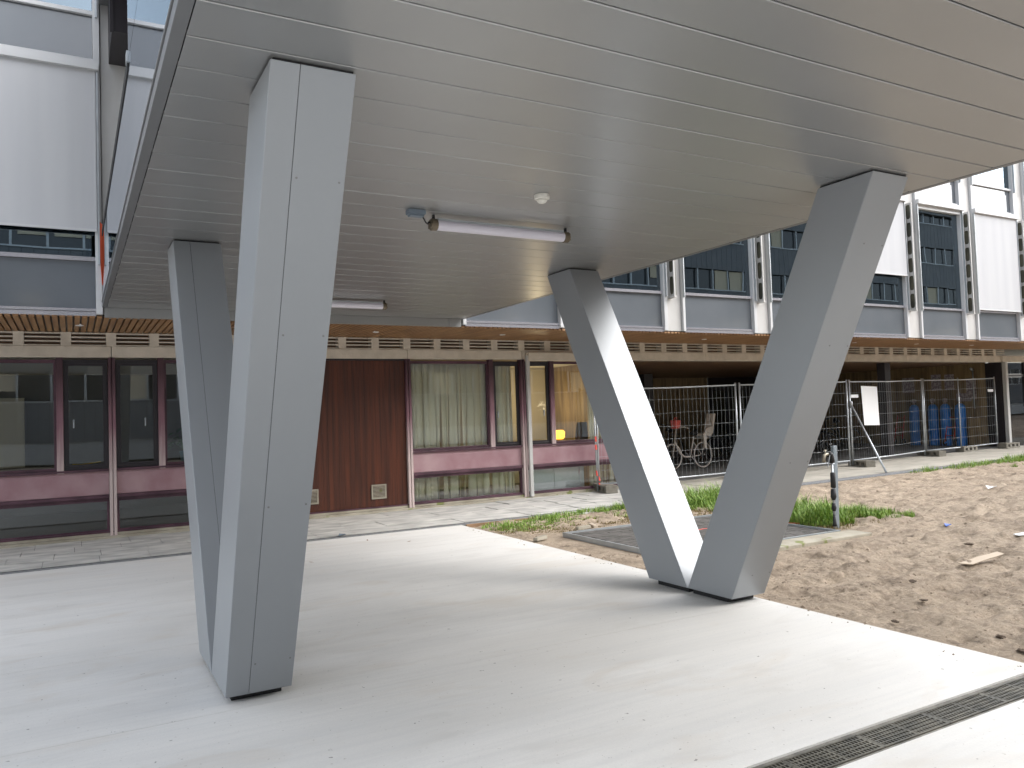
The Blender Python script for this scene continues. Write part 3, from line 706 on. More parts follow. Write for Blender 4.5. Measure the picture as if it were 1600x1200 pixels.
# glazed door wall behind the passage, seen between the column legs
q = MB()
for x in (19.5, 20.35, 21.3, 22.25): q.box(x, 20.79, .05, x+.22, 20.9, 2.69)
q.box(19.72, 20.8, .05, 22.25, 20.88, .5); q.box(19.72, 20.8, 2.2, 22.25, 20.88, 2.68)
q.build('door_frame', M['casement'], bd)
q = MB(); q.box(19.6, 20.82, .5, 22.4, 20.83, 2.2); q.build('pane', M['pane_dark'], bd)
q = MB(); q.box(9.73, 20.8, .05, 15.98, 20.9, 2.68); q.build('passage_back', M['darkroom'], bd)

# curtains
def curtain(x0, x1, label, ngap, seed, z0=.12, z1=2.56):
    rd = random.Random(seed); m = MB(); n = max(2, int((x1-x0)/.085)); y = GY+.17; x = x0
    strips = []
    while x < x1:
        wd = rd.uniform(.07, .17); strips.append((x, min(x+wd, x1))); x += wd
    for k, (a, c) in enumerate(strips):
        gap = rd.random() < ngap; zs = rd.uniform(1.5, 2.5) if gap else None
        H = 12; vs = []
        sh = rd.uniform(-.03, .03); yb = rd.uniform(-.02, .02)
        for h in range(H+1):
            z = z0+(z1-z0)*h/H; f = 0
            if gap and z < zs: f = (zs-z)/(zs-z0)
            aa = a+f*.03+sh*(1-h/H); cc = c-f*.75*(c-a)+sh*(1-h/H)+.004
            for j in range(5):
                u = j/4; vs.append((aa+(cc-aa)*u, y+yb+.022*math.sin(u*math.pi)*(1 if k % 2 else -1), z))
        m.add(vs, [(h*5+j, h*5+j+1, (h+1)*5+j+1, (h+1)*5+j) for h in range(H) for j in range(4)])
    o = m.build('curtain', M['curtain'], smooth=True)
    s_ = o.modifiers.new('solid', 'SOLIDIFY'); s_.thickness = .003
    return tag(rehome(o, ((x0+x1)/2, y, z0)), label, 'curtain', 'cream curtains behind the ground floor windows')
curtain(5.24, 6.74, 'wide cream curtain with dark slits behind the large window beside the brown panel', .45, 3)
curtain(6.80, 7.28, 'narrow cream curtain behind the casement left of the white post', .15, 4)
curtain(9.02, 9.62, 'cream curtain at the far right end of the lit room, behind the fence post', .3, 8)
b = MB(); b.box(7.50, GY+.14, .13, 8.15, GY+.17, .58); b.box(8.16, GY+.14, .13, 8.85, GY+.17, .58)
tag(rehome(b.build('white_board', M['paper']), (8.2, GY+.15, .13)), 'white boards leaning behind the low window right of the white post', 'board')
# lit lamp and objects on the sill
def lamp(x, y, z):
    t = thing('table_lamp', (x, y, z), 'small glowing orange lamp on the window sill in the lit room', 'lamp')
    m = MB(); m.lathe((x, y, z), [(.07, 0), (.07, .015), (.02, .03), (.015, .06)], 16); m.build('base', M['clip'], t)
    m = MB(); m.lathe((x, y, z), [(.09, .06), (.125, .10), (.13, .20), (.10, .24)], 20); m.build('lamp_shade', M['lampglow'], t, smooth=True)
lamp(8.42, 13.25, 1.02)
b = MB(); b.hexa([(8.9, 13.2, 1.02), (9.12, 13.2, 1.02), (9.12, 13.4, 1.02), (8.9, 13.4, 1.02)], [(8.94, 13.23, 1.40), (9.10, 13.23, 1.40), (9.10, 13.37, 1.40), (8.94, 13.37, 1.40)])
tag(rehome(b.build('dark_vase', M['casement'], bevel=.01), (9.0, 13.3, 1.02)), 'tall dark container on the window sill right of the glowing lamp', 'vase')
pl = bpy.data.lights.new('room_lamp', 'POINT'); pl.energy = 7; pl.color = (1, .78, .48); pl.shadow_soft_size = .12
po = bpy.data.objects.new('room_lamp', pl); C.objects.link(po); po.location = (8.9, 14.6, 1.75)
b = MB(); b.box(5.2, 13.1, .93, 9.5, 13.5, .99); tag(rehome(b.build('long_shelf', M['innerwhite']), (7, 13.3, .93)), 'long pale shelf inside the window of the lit room', 'shelf')
# plant inside the left windows
def potplant(x, y, z, s, label, n=26, seed=1):
    rd = random.Random(seed); t = thing('potted_plant', (x, y, z), label, 'plant')
    m = MB(); m.lathe((x, y, z), [(.07*s, 0), (.095*s, .16*s), (.085*s, .16*s), (.08*s, .14*s)], 18); m.build('pot', M['pot'], t, smooth=False)
    m = MB()
    for k in range(n):
        a = rd.uniform(0, 6.28); l = rd.uniform(.15, .38)*s; up = rd.uniform(.3, 1); p0 = Vector((x, y, z+.15*s)); d = Vector((math.cos(a)*(1.1-up), math.sin(a)*(1.1-up), up)).normalized()
        p1 = p0+d*l; m.tube([p0, p1], .004*s, 5)
        sd_ = d.cross(Vector((0, 0, 1))).normalized()*.05*s; q = p1+Vector((math.cos(a), math.sin(a), -.5))*.12*s
        mid = (p1+q)/2+Vector((0, 0, .015)); m.add([p1, mid-sd_, q, mid+sd_], [(0, 1, 2, 3)])
    m.build('leaves', M['plant'], t)
potplant(1.55, 13.35, 1.05, 1.0, 'leafy plant in a dark pot behind the window beside the left V column', 26, 2)
b = MB(); b.box(-1.7, 13.1, .93, 2.7, 13.55, .99); tag(rehome(b.build('long_shelf', M['innerwall']), (.5, 13.3, .93)), 'dark shelf inside the windows left of the V column', 'shelf')
b = MB(); b.box(-1.35, 16.7, .95, -.75, 16.8, 2.2); tag(rehome(b.build('notice_board', M['innerwhite']), (-1, 16.75, 1)), 'yellowish board on the back wall of the dark left room', 'board')
b = MB(); b.tube([(0, GY+.08, 1.10), (.1, GY+.09, 1.09), (.36, GY+.09, 1.12)], .008, 6); tag(rehome(b.build('yellow_cord', M['yellow']), (.2, GY+.08, 1.1)), 'yellow cord along the bottom of the left casement window', 'cord')

# orange strap in the joint between building and bridge
b = MB(); xs0 = .352
b.add([(xs0-.03, FB-.12, 4.22), (xs0+.012, FB-.12, 4.16), (xs0+.03, FB-.10, 3.86), (xs0+.026, FB-.10, 3.60), (xs0+.0, FB-.11, 3.40), (xs0-.012, FB-.12, 3.60), (xs0-.026, FB-.12, 3.86)], [(0, 6, 5, 4, 3, 2, 1)])
o = b.build('warning_strap', M['orange']); s_ = o.modifiers.new('solid', 'SOLIDIFY'); s_.thickness = .012
tag(rehome(o, (xs0, FB-.11, 3.8)), 'orange strap hanging in the joint between white facade and footbridge', 'strap')

# ---------------------------------------------------------------- site fence
def fpanel(P, Q, label, h=1.93, mid=None, seed=0):
    P = Vector((*P, 0)); Q = Vector((*Q, 0)); rd = random.Random(seed); L = (Q-P).length; d = (Q-P)/L; n = Vector((-d.y, d.x, 0))
    zp, zq = gz(P.x)+.10, gz(Q.x)+.10
    def pt(u, z, off=0): q = P+(Q-P)*u+n*off; return Vector((q.x, q.y, zp+(zq-zp)*u+z))
    t = thing('site_fence', (P.x, P.y, gz(P.x)), label, 'fence panel', 'temporary site fence panels')
    m = MB(); a, c = .012/L*1.5, 1-.012/L*1.5
    m.tube([pt(a, -.05), pt(a, h+.03)], .021, 10); m.tube([pt(c, -.05), pt(c, h+.03)], .021, 10)
    m.tube([pt(a, h-.02), pt(.5, h-.035), pt(c, h-.02)], .017, 8); m.tube([pt(a, .06), pt(.5, .05), pt(c, .06)], .017, 8)
    if mid: m.tube([pt(mid, .0), pt(mid, h+.02)], .019, 10)
    m.build('frame', M['galv'], t, smooth=True)
    m = MB(); k = int(L/.105)
    for j in range(1, k):
        u = j/k; w1 = rd.uniform(-.006, .006)
        m.tube([pt(u, .06, w1), pt(u+rd.uniform(-.001, .001), .7, .012+w1), pt(u, 1.3, -.01+w1), pt(u, h-.02, 0)], .0019, 4, False)
    for j in range(1, 7):
        z = .06+j*(h-.08)/7
        m.tube([pt(a, z), pt(.3, z+rd.uniform(-.02, .02), .02), pt(.65, z+rd.uniform(-.02, .02), -.015), pt(c, z)], .0024, 4, False)
    m.build('wire_mesh', M['galv'], t)
    return t
PA, PB, PC, PD, PF = (8.92, 12.66), (12.45, 12.40), (15.95, 12.35), (19.52, 12.85), (23.02, 12.95)
fpanel(PA, (12.42, 12.41), 'fence panel between the white-capped post and the first joint, seen through the right V column', seed=1)
fpanel((12.49, 12.40), (15.91, 12.35), 'fence panel behind the near leg of the right V column', seed=2)
fpanel((15.99, 12.36), (19.48, 12.83), 'fence panel carrying the large white sheet', seed=3)
fpanel((19.56, 12.86), PF, 'rightmost fence panel in front of the blue cylinders', seed=4, mid=.47)
def foot(x, y, rz, label):
    if not foot.proto:
        m = MB(); L, W, H = .72, .24, .14
        m.box(-L/2, -W/2, 0, L/2, W/2, .035); m.box(-L/2, -W/2, H-.035, L/2, W/2, H)
        for k in (-1, -.36, .36, 1):
            xc = k*(L/2-.05); m.box(xc-.05, -W/2+.002, .0355, xc+.05, W/2-.002, H-.0355)
        m.box(-L/2+.1, -.03, .0356, L/2-.1, .03, H-.0356)
        m.box(-.33, -W/2+.03, H+.0005, -.12, W/2-.03, H+.012)
        o = m.build('concrete_block', M['cblock'], bevel=.006); foot.proto = o
    else:
        o = foot.proto.copy(); C.objects.link(o)
    o.location = (x, y, gz(x)+.021); o.rotation_euler = (0, 0, rz)
    tag(o, label, 'fence foot', 'concrete feet of the site fence'); return o
foot.proto = None
foot(9.0, 12.55, R(75), 'concrete foot of the leftmost fence post, in front of the purple window wall')
foot(12.46, 12.38, R(90), 'concrete foot hidden behind the right V column')
foot(16.1, 12.2, R(70), 'concrete foot where the diagonal brace meets the fence')
foot(19.6, 12.75, R(80), 'concrete foot between the white sheet panel and the rightmost panel')
foot(21.5, 12.95, R(4), 'long concrete foot in the middle of the rightmost fence panel')
foot(23.2, 12.75, R(2), 'long concrete foot at the right end of the fence')
b = MB(); b.tube([(15.93, 12.30, gz(16)+1.46), (15.9, 11.9, gz(16)+1.02), (15.02, 10.72, gz(15)+.03)], .021, 10); b.v = []; b.f = []
b.tube([(15.97, 12.31, gz(16)+1.48), (15.0, 10.78, gz(15)+.03)], .021, 10); b.tube([(15.99, 12.33, gz(16)+1.40), (15.94, 12.28, gz(16)+1.54)], .034, 10)
tag(rehome(b.build('diagonal_prop', M['galv'], smooth=True), (15.0, 10.78, .1)), 'diagonal galvanised brace propping the fence beside the white sheet', 'brace')
b = MB(); vs = []
zc = gz(16.8)
for (x, z) in ((16.53, .98), (17.22, .96), (17.18, 1.90), (16.46, 1.92)): vs.append((x, 12.35+(x-15.99)*.135-.03, z+zc-.02))
b.add(vs, [(0, 1, 2, 3)]); o = b.build('notice_sheet', M['paper']); s_ = o.modifiers.new('solid', 'SOLIDIFY'); s_.thickness = .004
tag(rehome(o, (16.85, 12.45, 1)), 'large blank white sheet tied to the fence', 'sheet')
for x, y, z, lab in ((16.06, 12.36, 1.63, 'small white name plate on the fence left of the large sheet'), (22.6, 12.91, 1.63, 'small white name plate near the right end of the fence')):
    b = MB(); b.box(x, y, z+gz(x), x+.26, y+.006, z+.075+gz(x)); tag(rehome(b.build('name_plate', M['paper'], bevel=.002), (x, y, z)), lab, 'plate', 'small plates on the fence')
# end pole with red and white tape
wt = thing('taped_pole', (8.86, 12.62, .05), 'slim pole wound with red and white tape at the left end of the fence', 'pole')
m = MB(); m.tube([(8.88, 12.62, .06), (8.86, 12.64, 2.0)], .016, 10); m.build('pole', M['galv'], wt, smooth=True)
m = MB()
for z in (1.02, .86, .36): m.tube([(8.874, 12.623, z), (8.870, 12.628, z+.10)], .0185, 10)
for z in (.15, .27): m.hexa([(8.90, 12.60, z), (8.93, 12.60, z-.02), (8.93, 12.605, z-.02), (8.90, 12.605, z)], [(8.89, 12.60, z+.08), (8.92, 12.60, z+.06), (8.92, 12.605, z+.06), (8.89, 12.605, z+.08)])
m.build('tape', M['coral'], wt)

# ---------------------------------------------------------------- standpipe
sp = thing('standpipe', (8.46, 6.84, .02), 'galvanised post with black wrapped pipe and brass tap in the tall grass', 'standpipe')
zg = gz(8.46)
m = MB(); m.tube([(8.47, 6.86, zg), (8.50, 6.86, 1.06)], .024, 4); m.v = []; m.f = []
m.hexa([(8.455, 6.83, zg-.05), (8.525, 6.83, zg-.05), (8.525, 6.87, zg-.05), (8.455, 6.87, zg-.05)], [(8.485, 6.83, 1.06), (8.555, 6.83, 1.06), (8.555, 6.87, 1.06), (8.485, 6.87, 1.06)])
m.build('post', M['postgrey'], sp, bevel=.003)
m = MB(); m.tube([(8.413, 6.81, zg), (8.418, 6.81, .9)], .013, 10); m.build('pipe', M['galv'], sp, smooth=True)
m = MB(); m.tube([(8.418, 6.81, .53), (8.420, 6.81, .54), (8.423, 6.81, .72), (8.423, 6.81, .73)], [.02, .032, .032, .02], 10)
m.tube([(8.416, 6.81, .38), (8.416, 6.81, .42), (8.418, 6.81, .52)], [.02, .036, .03], 10)
m.tube([(8.415, 6.81, .24), (8.416, 6.81, .28), (8.416, 6.81, .34)], [.018, .03, .022], 10)
m.tube([(8.413, 6.81, .05), (8.414, 6.81, .09), (8.414, 6.81, .2)], [.03, .022, .016], 10)
m.build('insulation', M['rubber'], sp, smooth=True)
m = MB(); m.tube([(8.418, 6.81, .85), (8.413, 6.81, .92), (8.40, 6.81, .955), (8.36, 6.81, .955)], .034, 10); m.build('elbow', M['rubber'], sp, smooth=True)
m = MB(); m.tube([(8.40, 6.81, .955), (8.33, 6.81, .965), (8.27, 6.80, .95), (8.255, 6.80, .90), (8.255, 6.80, .865)], [.018, .02, .023, .02, .024], 10); m.tube([(8.30, 6.81, .96), (8.30, 6.81, 1.01)], .009, 8); m.tube([(8.275, 6.81, 1.012), (8.325, 6.81, 1.012)], .008, 8)
m.build('tap', M['brass'], sp, smooth=True)
m = MB(); m.tube([(8.36, 6.79, .955), (8.30, 6.78, .80)], .006, 6); m.tube([(8.418, 6.81, .835), (8.51, 6.84, .84)], .006, 6); m.build('wire', M['galv'], sp)

# ---------------------------------------------------------------- bicycles in the passage
def bike(fm, label, child=False, bag=False):
    t = thing('bicycle', (0, 0, 0), label, 'bicycle', 'bicycles parked in the covered passage')
    rw = .33
    for x in (-.52, .52):
        m = MB(); m.ring((x, 0, rw), (0, 1, 0), rw-.02, .013 if child else .019); wl = m.build('wheel', M['rubber'] if not child else M['bike_beige'], t)
        m = MB(); m.ring((x, 0, rw), (0, 1, 0), rw-.045, .010, 24, 4)
        for k in range(10):
            a = k*math.pi/5; m.tube([(x, 0, rw), (x+math.cos(a)*(rw-.05), 0, rw+math.sin(a)*(rw-.05))], .0022, 4, False)
        m.tube([(x, -.05, rw), (x, .05, rw)], .02, 8); m.build('rim', M['chrome'], wl)
    m = MB(); H = (-.40, 0, .86); S = (.22, 0, .80); BB = (.08, 0, .30)
    m.tube([(-.52, 0, rw), (-.43, 0, .66), (-.38, 0, .95)], .017, 8); m.tube([(-.42, 0, .70), (-.28, 0, .42), (-.12, 0, .31), BB], .024, 8); m.tube([BB, S], .018, 8)
    m.tube([BB, (.52, .05, rw)], .012, 6); m.tube([(.19, 0, .68), (.52, .05, rw)], .011, 6); m.tube([(.22, .04, .74), (.80, .04, .74)], .009, 6); m.tube([(.52, .05, rw), (.72, .05, .74)], .008, 6)
    m.build('frame', fm, t, smooth=True)
    m = MB(); m.tube([(-.38, 0, .95), (-.37, 0, 1.02)], .013, 8); m.tube([(-.22, -.27, 1.02), (-.34, -.24, 1.05), (-.38, 0, 1.02), (-.34, .24, 1.05), (-.22, .27, 1.02)], .012, 8); m.build('handlebar', fm, t, smooth=True)
    m = MB(); m.tube([(.10, 0, .87), (.2, 0, .89), (.30, 0, .90)], [.03, .055, .08], 10); m.tube([S, (.23, 0, .88)], .013, 8); m.build('saddle', M['rubber'], t, smooth=True)
    m = MB(); m.ring(BB, (0, 1, 0), .085, .008, 20, 4); m.tube([(.08, -.06, .30), (.16, -.08, .17)], .009, 6); m.tube([(.08, .06, .30), (0, .08, .43)], .009, 6); m.build('crank', M['chrome'], t)
    if child:
        m = MB()
        m.hexa([(.42, -.13, .80), (.72, -.13, .80), (.72, .13, .80), (.42, .13, .80)], [(.40, -.14, .86), (.76, -.14, .88), (.76, .14, .88), (.40, .14, .86)])
        m.hexa([(.70, -.14, .86), (.76, -.14, .86), (.76, .14, .86), (.70, .14, .86)], [(.84, -.13, 1.36), (.89, -.13, 1.34), (.89, .13, 1.34), (.84, .13, 1.36)])
        m.hexa([(.44, -.15, .50), (.52, -.15, .50), (.52, -.10, .50), (.44, -.10, .50)], [(.42, -.15, .84), (.52, -.15, .84), (.52, -.10, .84), (.42, -.10, .84)])
        m.hexa([(.42, -.15, .87), (.74, -.15, .87), (.74, -.13, .87), (.42, -.13, .87)], [(.55, -.15, 1.0), (.80, -.15, 1.05), (.80, -.13, 1.05), (.55, -.13, 1.0)])
        m.build('child_seat', M['bike_beige'], t, bevel=.02)
    return t
def put(t, x, y, rz): t.location = (x, y, gz(x)+.036); t.rotation_euler = (0, 0, rz); return t
bk = put(bike(M['bike_beige'], 'beige step-through bicycle with a grey child seat, in front of the others', child=True), 13.30, 15.0, R(3))
b = MB(); b.hexa([(12.86, 14.9, 1.12), (13.00, 14.9, 1.12), (13.00, 15.06, 1.12), (12.86, 15.06, 1.12)], [(12.84, 14.89, 1.32), (13.02, 14.89, 1.32), (13.02, 15.07, 1.32), (12.84, 15.07, 1.32)]); b.tube([(12.88, 14.98, 1.32), (12.90, 14.98, 1.38), (12.97, 14.98, 1.38), (12.99, 14.98, 1.32)], .012, 6)
tag(rehome(b.build('bag', M['coral'], bevel=.02), (12.93, 14.98, 1.1)), 'bright coral bag on the handlebar of the beige bicycle', 'bag')
dk = put(bike(M['bike_dark'], 'dark bicycle directly behind the beige one with the child seat'), 13.6, 17.2, R(-6))
labs = ['dark bicycle in the shade left of the black passage column', 'dark bicycle at the back of the passage seen between the V legs', 'dark bicycle behind the near leg of the right V column',
        'dark bicycle seen just right of the near V leg', 'dark bicycle behind the fence left of the white sheet', 'dark bicycle behind the large white sheet',
        'dark bicycle between the white sheet and the dark passage column', 'dark bicycle just left of the red cargo trolley', 'dark bicycle in the depth behind the passage column',
        'dark bicycle in the rear row above the fence brace']
poss = [(12.6, 16.9, 4), (15.0, 17.9, 10), (16.3, 16.6, -8), (17.2, 15.6, 12), (17.6, 16.8, -5), (18.4, 15.4, 85), (19.3, 16.3, 80), (20.8, 16.4, 78), (19.9, 17.6, 20), (18.6, 18.3, -12)]
for lb, (x, y, a) in zip(labs, poss):
    c = copy_tree(dk); put(c, x, y, R(a)); c['label'] = lb

# blue cylinders against the timber side wall
def cyl(y, label, first):
    t = thing('gas_cylinder', (0, 0, 0), label, 'gas cylinder', 'blue cylinders against the timber wall')
    m = MB(); m.lathe((0, 0, 0), [(.14, 0), (.15, .03), (.15, 1.10), (.125, 1.22), (.06, 1.28)], 22); m.build('body', M['cylblue'], t, smooth=True)
    m = MB(); m.lathe((0, 0, 0), [(.04, 1.281), (.04, 1.34), (.065, 1.345), (.065, 1.44), (.03, 1.46)], 14); m.build('valve_cap', M['signgrey'], t, smooth=False)
    return t
c0 = cyl(0, 'blue cylinder nearest the black jamb, rightmost of the four', True); c0.location = (XL+.25, 14.25, gz(23.3)+.036)
for y, lb in ((14.72, 'blue cylinder second from the black jamb, right of the red trolley frame'), (15.12, 'blue cylinder third from the black jamb, left of its close neighbour'), (15.75, 'blue cylinder farthest from the black jamb, beside the red scooter frame')):
    c = copy_tree(c0); c.location = (XL+.25, y, gz(23.3)+.036); c['label'] = lb
def trolley(y, label):
    t = thing('hand_trolley', (XL+.1, y, .2), label, 'trolley', 'red trolley frames beside the blue cylinders'); x = XL+.12; z = gz(23)+.04
    m = MB(); m.tube([(x-.1, y-.14, z+.12), (x+.12, y-.12, z+.95)], .014, 8); m.tube([(x-.1, y+.14, z+.12), (x+.12, y+.12, z+.95)], .014, 8)
    for k in (.25, .55, .9): m.tube([(x-.08+.2*k, y-.13, z+.1+.85*k), (x-.08+.2*k, y+.13, z+.1+.85*k)], .011, 8)
    m.build('frame', M['red'], t, smooth=True)
    for s_ in (-.16, .16): m = MB(); m.ring((x-.06, y+s_, z+.11), (0, 1, 0), .085, .025, 18, 6); m.build('wheel', M['rubber'], t)
trolley(14.50, 'red trolley frame between the two rightmost blue cylinders'); trolley(16.2, 'red trolley frame left of all the blue cylinders')
for i, (y, z, w_, h_, lb) in enumerate(((16.1, 1.72, .42, .48, 'grey printed sign above the farthest blue cylinder'), (15.15, 1.75, .32, .5, 'grey printed sign on the timber wall above the middle cylinders'),
        (14.72, 1.75, .30, .48, 'grey printed sign right of the similar one above the cylinders'), (14.05, 1.45, .30, .62, 'tall pale printed sign above the rightmost cylinder'), (14.28, 1.38, .45, .25, 'low wide pale sign above the rightmost cylinder'))):
    b = MB(); b.box(XL+.535-.004*i, y-w_/2, z+.15, XL+.548-.004*i, y+w_/2, z+h_+.15); tag(rehome(b.build('printed_sign', M['signgrey']), (XL+.54, y, z)), lb, 'sign', 'printed signs on the timber wall')
b = MB(); b.box(XL-.05, 13.75, gz(23)+.04, XL+.50, 14.02, gz(23)+.80); b.v = []; b.f = []
b.box(XL+.15, 13.64, gz(23)+.04, XL+.50, 13.98, gz(23)+.85); b.box(XL+.14, 13.63, gz(23)+.852, XL+.505, 13.99, gz(23)+.875)
tag(rehome(b.build('timber_box', M['plank'], bevel=.006), (XL+.3, 13.8, .2)), 'yellowish timber box right of the blue cylinders against the wall', 'box')
b = MB(); b.tube([(XL+.4, 13.9, 1.3), (XL+.4, 13.9, 2.45)], .022, 8); b.tube([(XL+.40, 13.9, 2.46), (XL+.25, 13.86, 2.5)], .04, 8)
tag(rehome(b.build('lamp_post', M['galv'], smooth=True), (XL+.4, 13.9, 1.3)), 'grey vertical pipe with a lamp head beside the black jamb', 'pipe')

# ---------------------------------------------------------------- litter, clods, grass
def clod(x, y, s, label, m_=None, flat=.45):
    b = MB(); rd = random.Random(int(x*1000+y*77)); n, k = 10, 6; vs = []
    for i in range(k+1):
        ph = math.pi*i/k
        for j in range(n):
            t = 2*math.pi*j/n; q = s*(1+rd.uniform(-.28, .28)); vs.append((q*math.sin(ph)*math.cos(t)*1.3, q*math.sin(ph)*math.sin(t), q*flat*math.cos(ph)))
    b.add(vs, [(i*n+j, i*n+(j+1) % n, (i+1)*n+(j+1) % n, (i+1)*n+j) for i in range(k) for j in range(n)])
    o = b.build('soil_clod', m_ or M['clod'], smooth=False); o.location = (x, y, gz(x)+s*flat*.25); o.rotation_euler = (0, 0, rd.uniform(0, 3))
    return tag(o, label, 'clod', 'dark clods lying on the sand')
for x, y, s, lb in ((5.22, 3.74, .030, 'long dark clod lying next to the slab edge'), (5.42, 3.10, .036, 'round dark clod nearest the lower right corner'), (6.48, 4.45, .042, 'large dark clod in the middle of the sand, level with the V column foot'),
                    (5.95, 4.0, .030, 'dark clod between the large one and the slab'), (5.22, 2.86, .038, 'dark clod at the slab edge above the drain'), (8.5, 5.15, .045, 'wide dark clod at the right, behind the cardboard')):
    clod(x, y, s*.8, lb, flat=.32)
b = MB(); rd = random.Random(77)
for _ in range(4200):
    x = SX-.22+(rd.random()**1.6)*9; y = rd.uniform(1.4, 10.2)
    if x < SX and rd.random() < (SX-x)*4.5: continue
    if x > 5.5 and x < 8.4 and y > 6.2 and y < 8.9: continue
    if vnoise(np.array([x]), np.array([y]), 1.3)[0] < rd.uniform(.2, .75): continue
    q = rd.uniform(.004, .016) if rd.random() < .9 else rd.uniform(.016, .030); z = .022 if x < SX+.02 else float(soilz(np.array([x]), np.array([y]))[0])
    if x < SX: q *= .5
    vs = [(x+q*rd.uniform(.7, 1.3)*a, y+q*rd.uniform(.7, 1.3)*c, z+q*.6*d*rd.uniform(.7, 1.2)) for a, c, d in ((1, 0, 0), (0, 1, 0), (-1, 0, 0), (0, -1, 0), (.1, .1, 1), (0, 0, -1))]
    b.add(vs, [(0, 1, 4), (1, 2, 4), (2, 3, 4), (3, 0, 4), (1, 0, 5), (2, 1, 5), (3, 2, 5), (0, 3, 5)])
tag(b.build('crumbs', M['crumb']), 'small crumbs of soil scattered over the sand', 'soil crumbs', kind='stuff')
clod(5.13, 4.0, .022, 'small brown lump at the slab edge', M['timber_edge'])['category'] = 'lump'
b = MB(); b.add([(7.40, 4.60, .012), (7.46, 4.50, .010), (7.72, 4.50, .03), (7.98, 4.49, .05), (7.97, 4.55, .065), (7.70, 4.58, .045)], [(0, 1, 2, 5), (5, 2, 3, 4)])
o = b.build('cardboard', M['cardboard']); s_ = o.modifiers.new('solid', 'SOLIDIFY'); s_.thickness = .008; o.location.z = .02
tag(o, 'pale bent strip of cardboard lying on the sand by the puddle', 'cardboard')
b = MB(); b.add([(9.28, 5.05, .05), (9.55, 4.98, .05), (9.62, 5.10, .06), (9.3, 5.12, .055)], [(0, 1, 2, 3)]); o = b.build('paper_scrap', M['paper']); s_ = o.modifiers.new('solid', 'SOLIDIFY'); s_.thickness = .005
tag(o, 'white flat scrap on the sand at the right edge', 'scrap')
b = MB(); b.add([(9.44, 6.0, .04), (9.52, 5.98, .06), (9.57, 6.03, .045), (9.50, 6.06, .06)], [(0, 1, 2, 3)]); o = b.build('plastic_scrap', M['blueplastic']); s_ = o.modifiers.new('solid', 'SOLIDIFY'); s_.thickness = .01
tag(o, 'small blue plastic scrap on the sand', 'scrap')
b = MB(); b.add([(13.5, 7.8, .08), (13.66, 7.75, .12), (13.75, 7.85, .09), (13.6, 7.9, .12)], [(0, 1, 2, 3)]); o = b.build('paper_scrap', M['paper']); s_ = o.modifiers.new('solid', 'SOLIDIFY'); s_.thickness = .01
tag(o, 'tiny white scrap far out on the sand', 'scrap')
for x, y, a, lb in ((6.05, 8.98, .1, 'broken pale stone piece beside the paved rectangle'), (6.25, 9.03, 1.3, 'upright pale stone piece leaning on the broken one'), (5.14, 8.6, .4, 'rounded pale stone against the slab edge')):
    b = MB(); b.hexa([(-.12, -.035, 0), (.12, -.03, 0), (.11, .03, 0), (-.11, .04, 0)], [(-.10, -.03, .04), (.11, -.025, .05), (.10, .03, .045), (-.11, .03, .04)])
    o = b.build('stone', M['cardboard'] if y > 9.0 else M['kerb'], bevel=.006); o.location = (x, y, .012); o.rotation_euler = (0, 0, a); tag(o, lb, 'stone', 'pale stones by the paved rectangle')
for x, y, lb in ((3.16, 10.66, 'light blue scrap on the walkway behind the slab'),):
    b = MB(); b.add([(x, y, .03), (x+.09, y+.01, .045), (x+.12, y+.05, .03), (x+.03, y+.06, .05)], [(0, 1, 2, 3)]); o = b.build('plastic_scrap', M['boxblue']); s_ = o.modifiers.new('solid', 'SOLIDIFY'); s_.thickness = .006
    tag(o, lb, 'scrap')
for k, (x, y, lb) in enumerate(((3.72, 9.55, 'brown leaf on the slab nearest the timber board'), (3.35, 10.0, 'thin brown leaf on the slab towards the walkway'), (2.35, 8.9, 'dark leaf on the slab behind the tube lamps'))):
    b = MB(); b.add([(0, 0, 0), (.03, .012, .004), (.06, 0, .008), (.03, -.014, .003)], [(0, 3, 2, 1)]); o = b.build('fallen_leaf', M['timber_edge']); s_ = o.modifiers.new('solid', 'SOLIDIFY'); s_.thickness = .001
    o.location = (x, y, .0215); o.rotation_euler = (0, 0, k*1.3); tag(o, lb, 'leaf', 'leaves on the slab')

def grass(name, regs, m_, label):
    b = MB(); rd = random.Random(len(name)+len(regs)*7)
    for (cx, cy, rx, ry, n, h0, h1) in regs:
        for _ in range(n):
            a = rd.uniform(0, 6.283); q = math.sqrt(rd.random()); x = cx+rx*q*math.cos(a); y = cy+ry*q*math.sin(a)
            if x < SX+.04 or y > 10.9: continue
            if ax0 < x < ax1 and ay0 < y < ay1: continue
            if vnoise(np.array([x]), np.array([y]), 4.)[0] < .30: continue
            h = rd.uniform(h0*.5, h1)*(1-.5*q)*(.45+.9*float(vnoise(np.array([x]), np.array([y]), 7.)[0])); d = rd.uniform(0, 6.283); w_ = rd.uniform(.0035, .007); le = rd.uniform(.2, .8)*h
            z = gz(x)-.01; dx, dy = math.cos(d), math.sin(d); px, py = -dy*w_, dx*w_
            b.add([(x-px, y-py, z), (x+px, y+py, z), (x+dx*le*.3+px*.8, y+dy*le*.3+py*.8, z+h*.6), (x+dx*le*.3-px*.8, y+dy*le*.3-py*.8, z+h*.6), (x+dx*le, y+dy*le, z+h)], [(0, 1, 2, 3), (3, 2, 4)])
    o = b.build(name, m_); o['kind'] = 'stuff'; o['label'] = label; o['category'] = 'grass'; return o
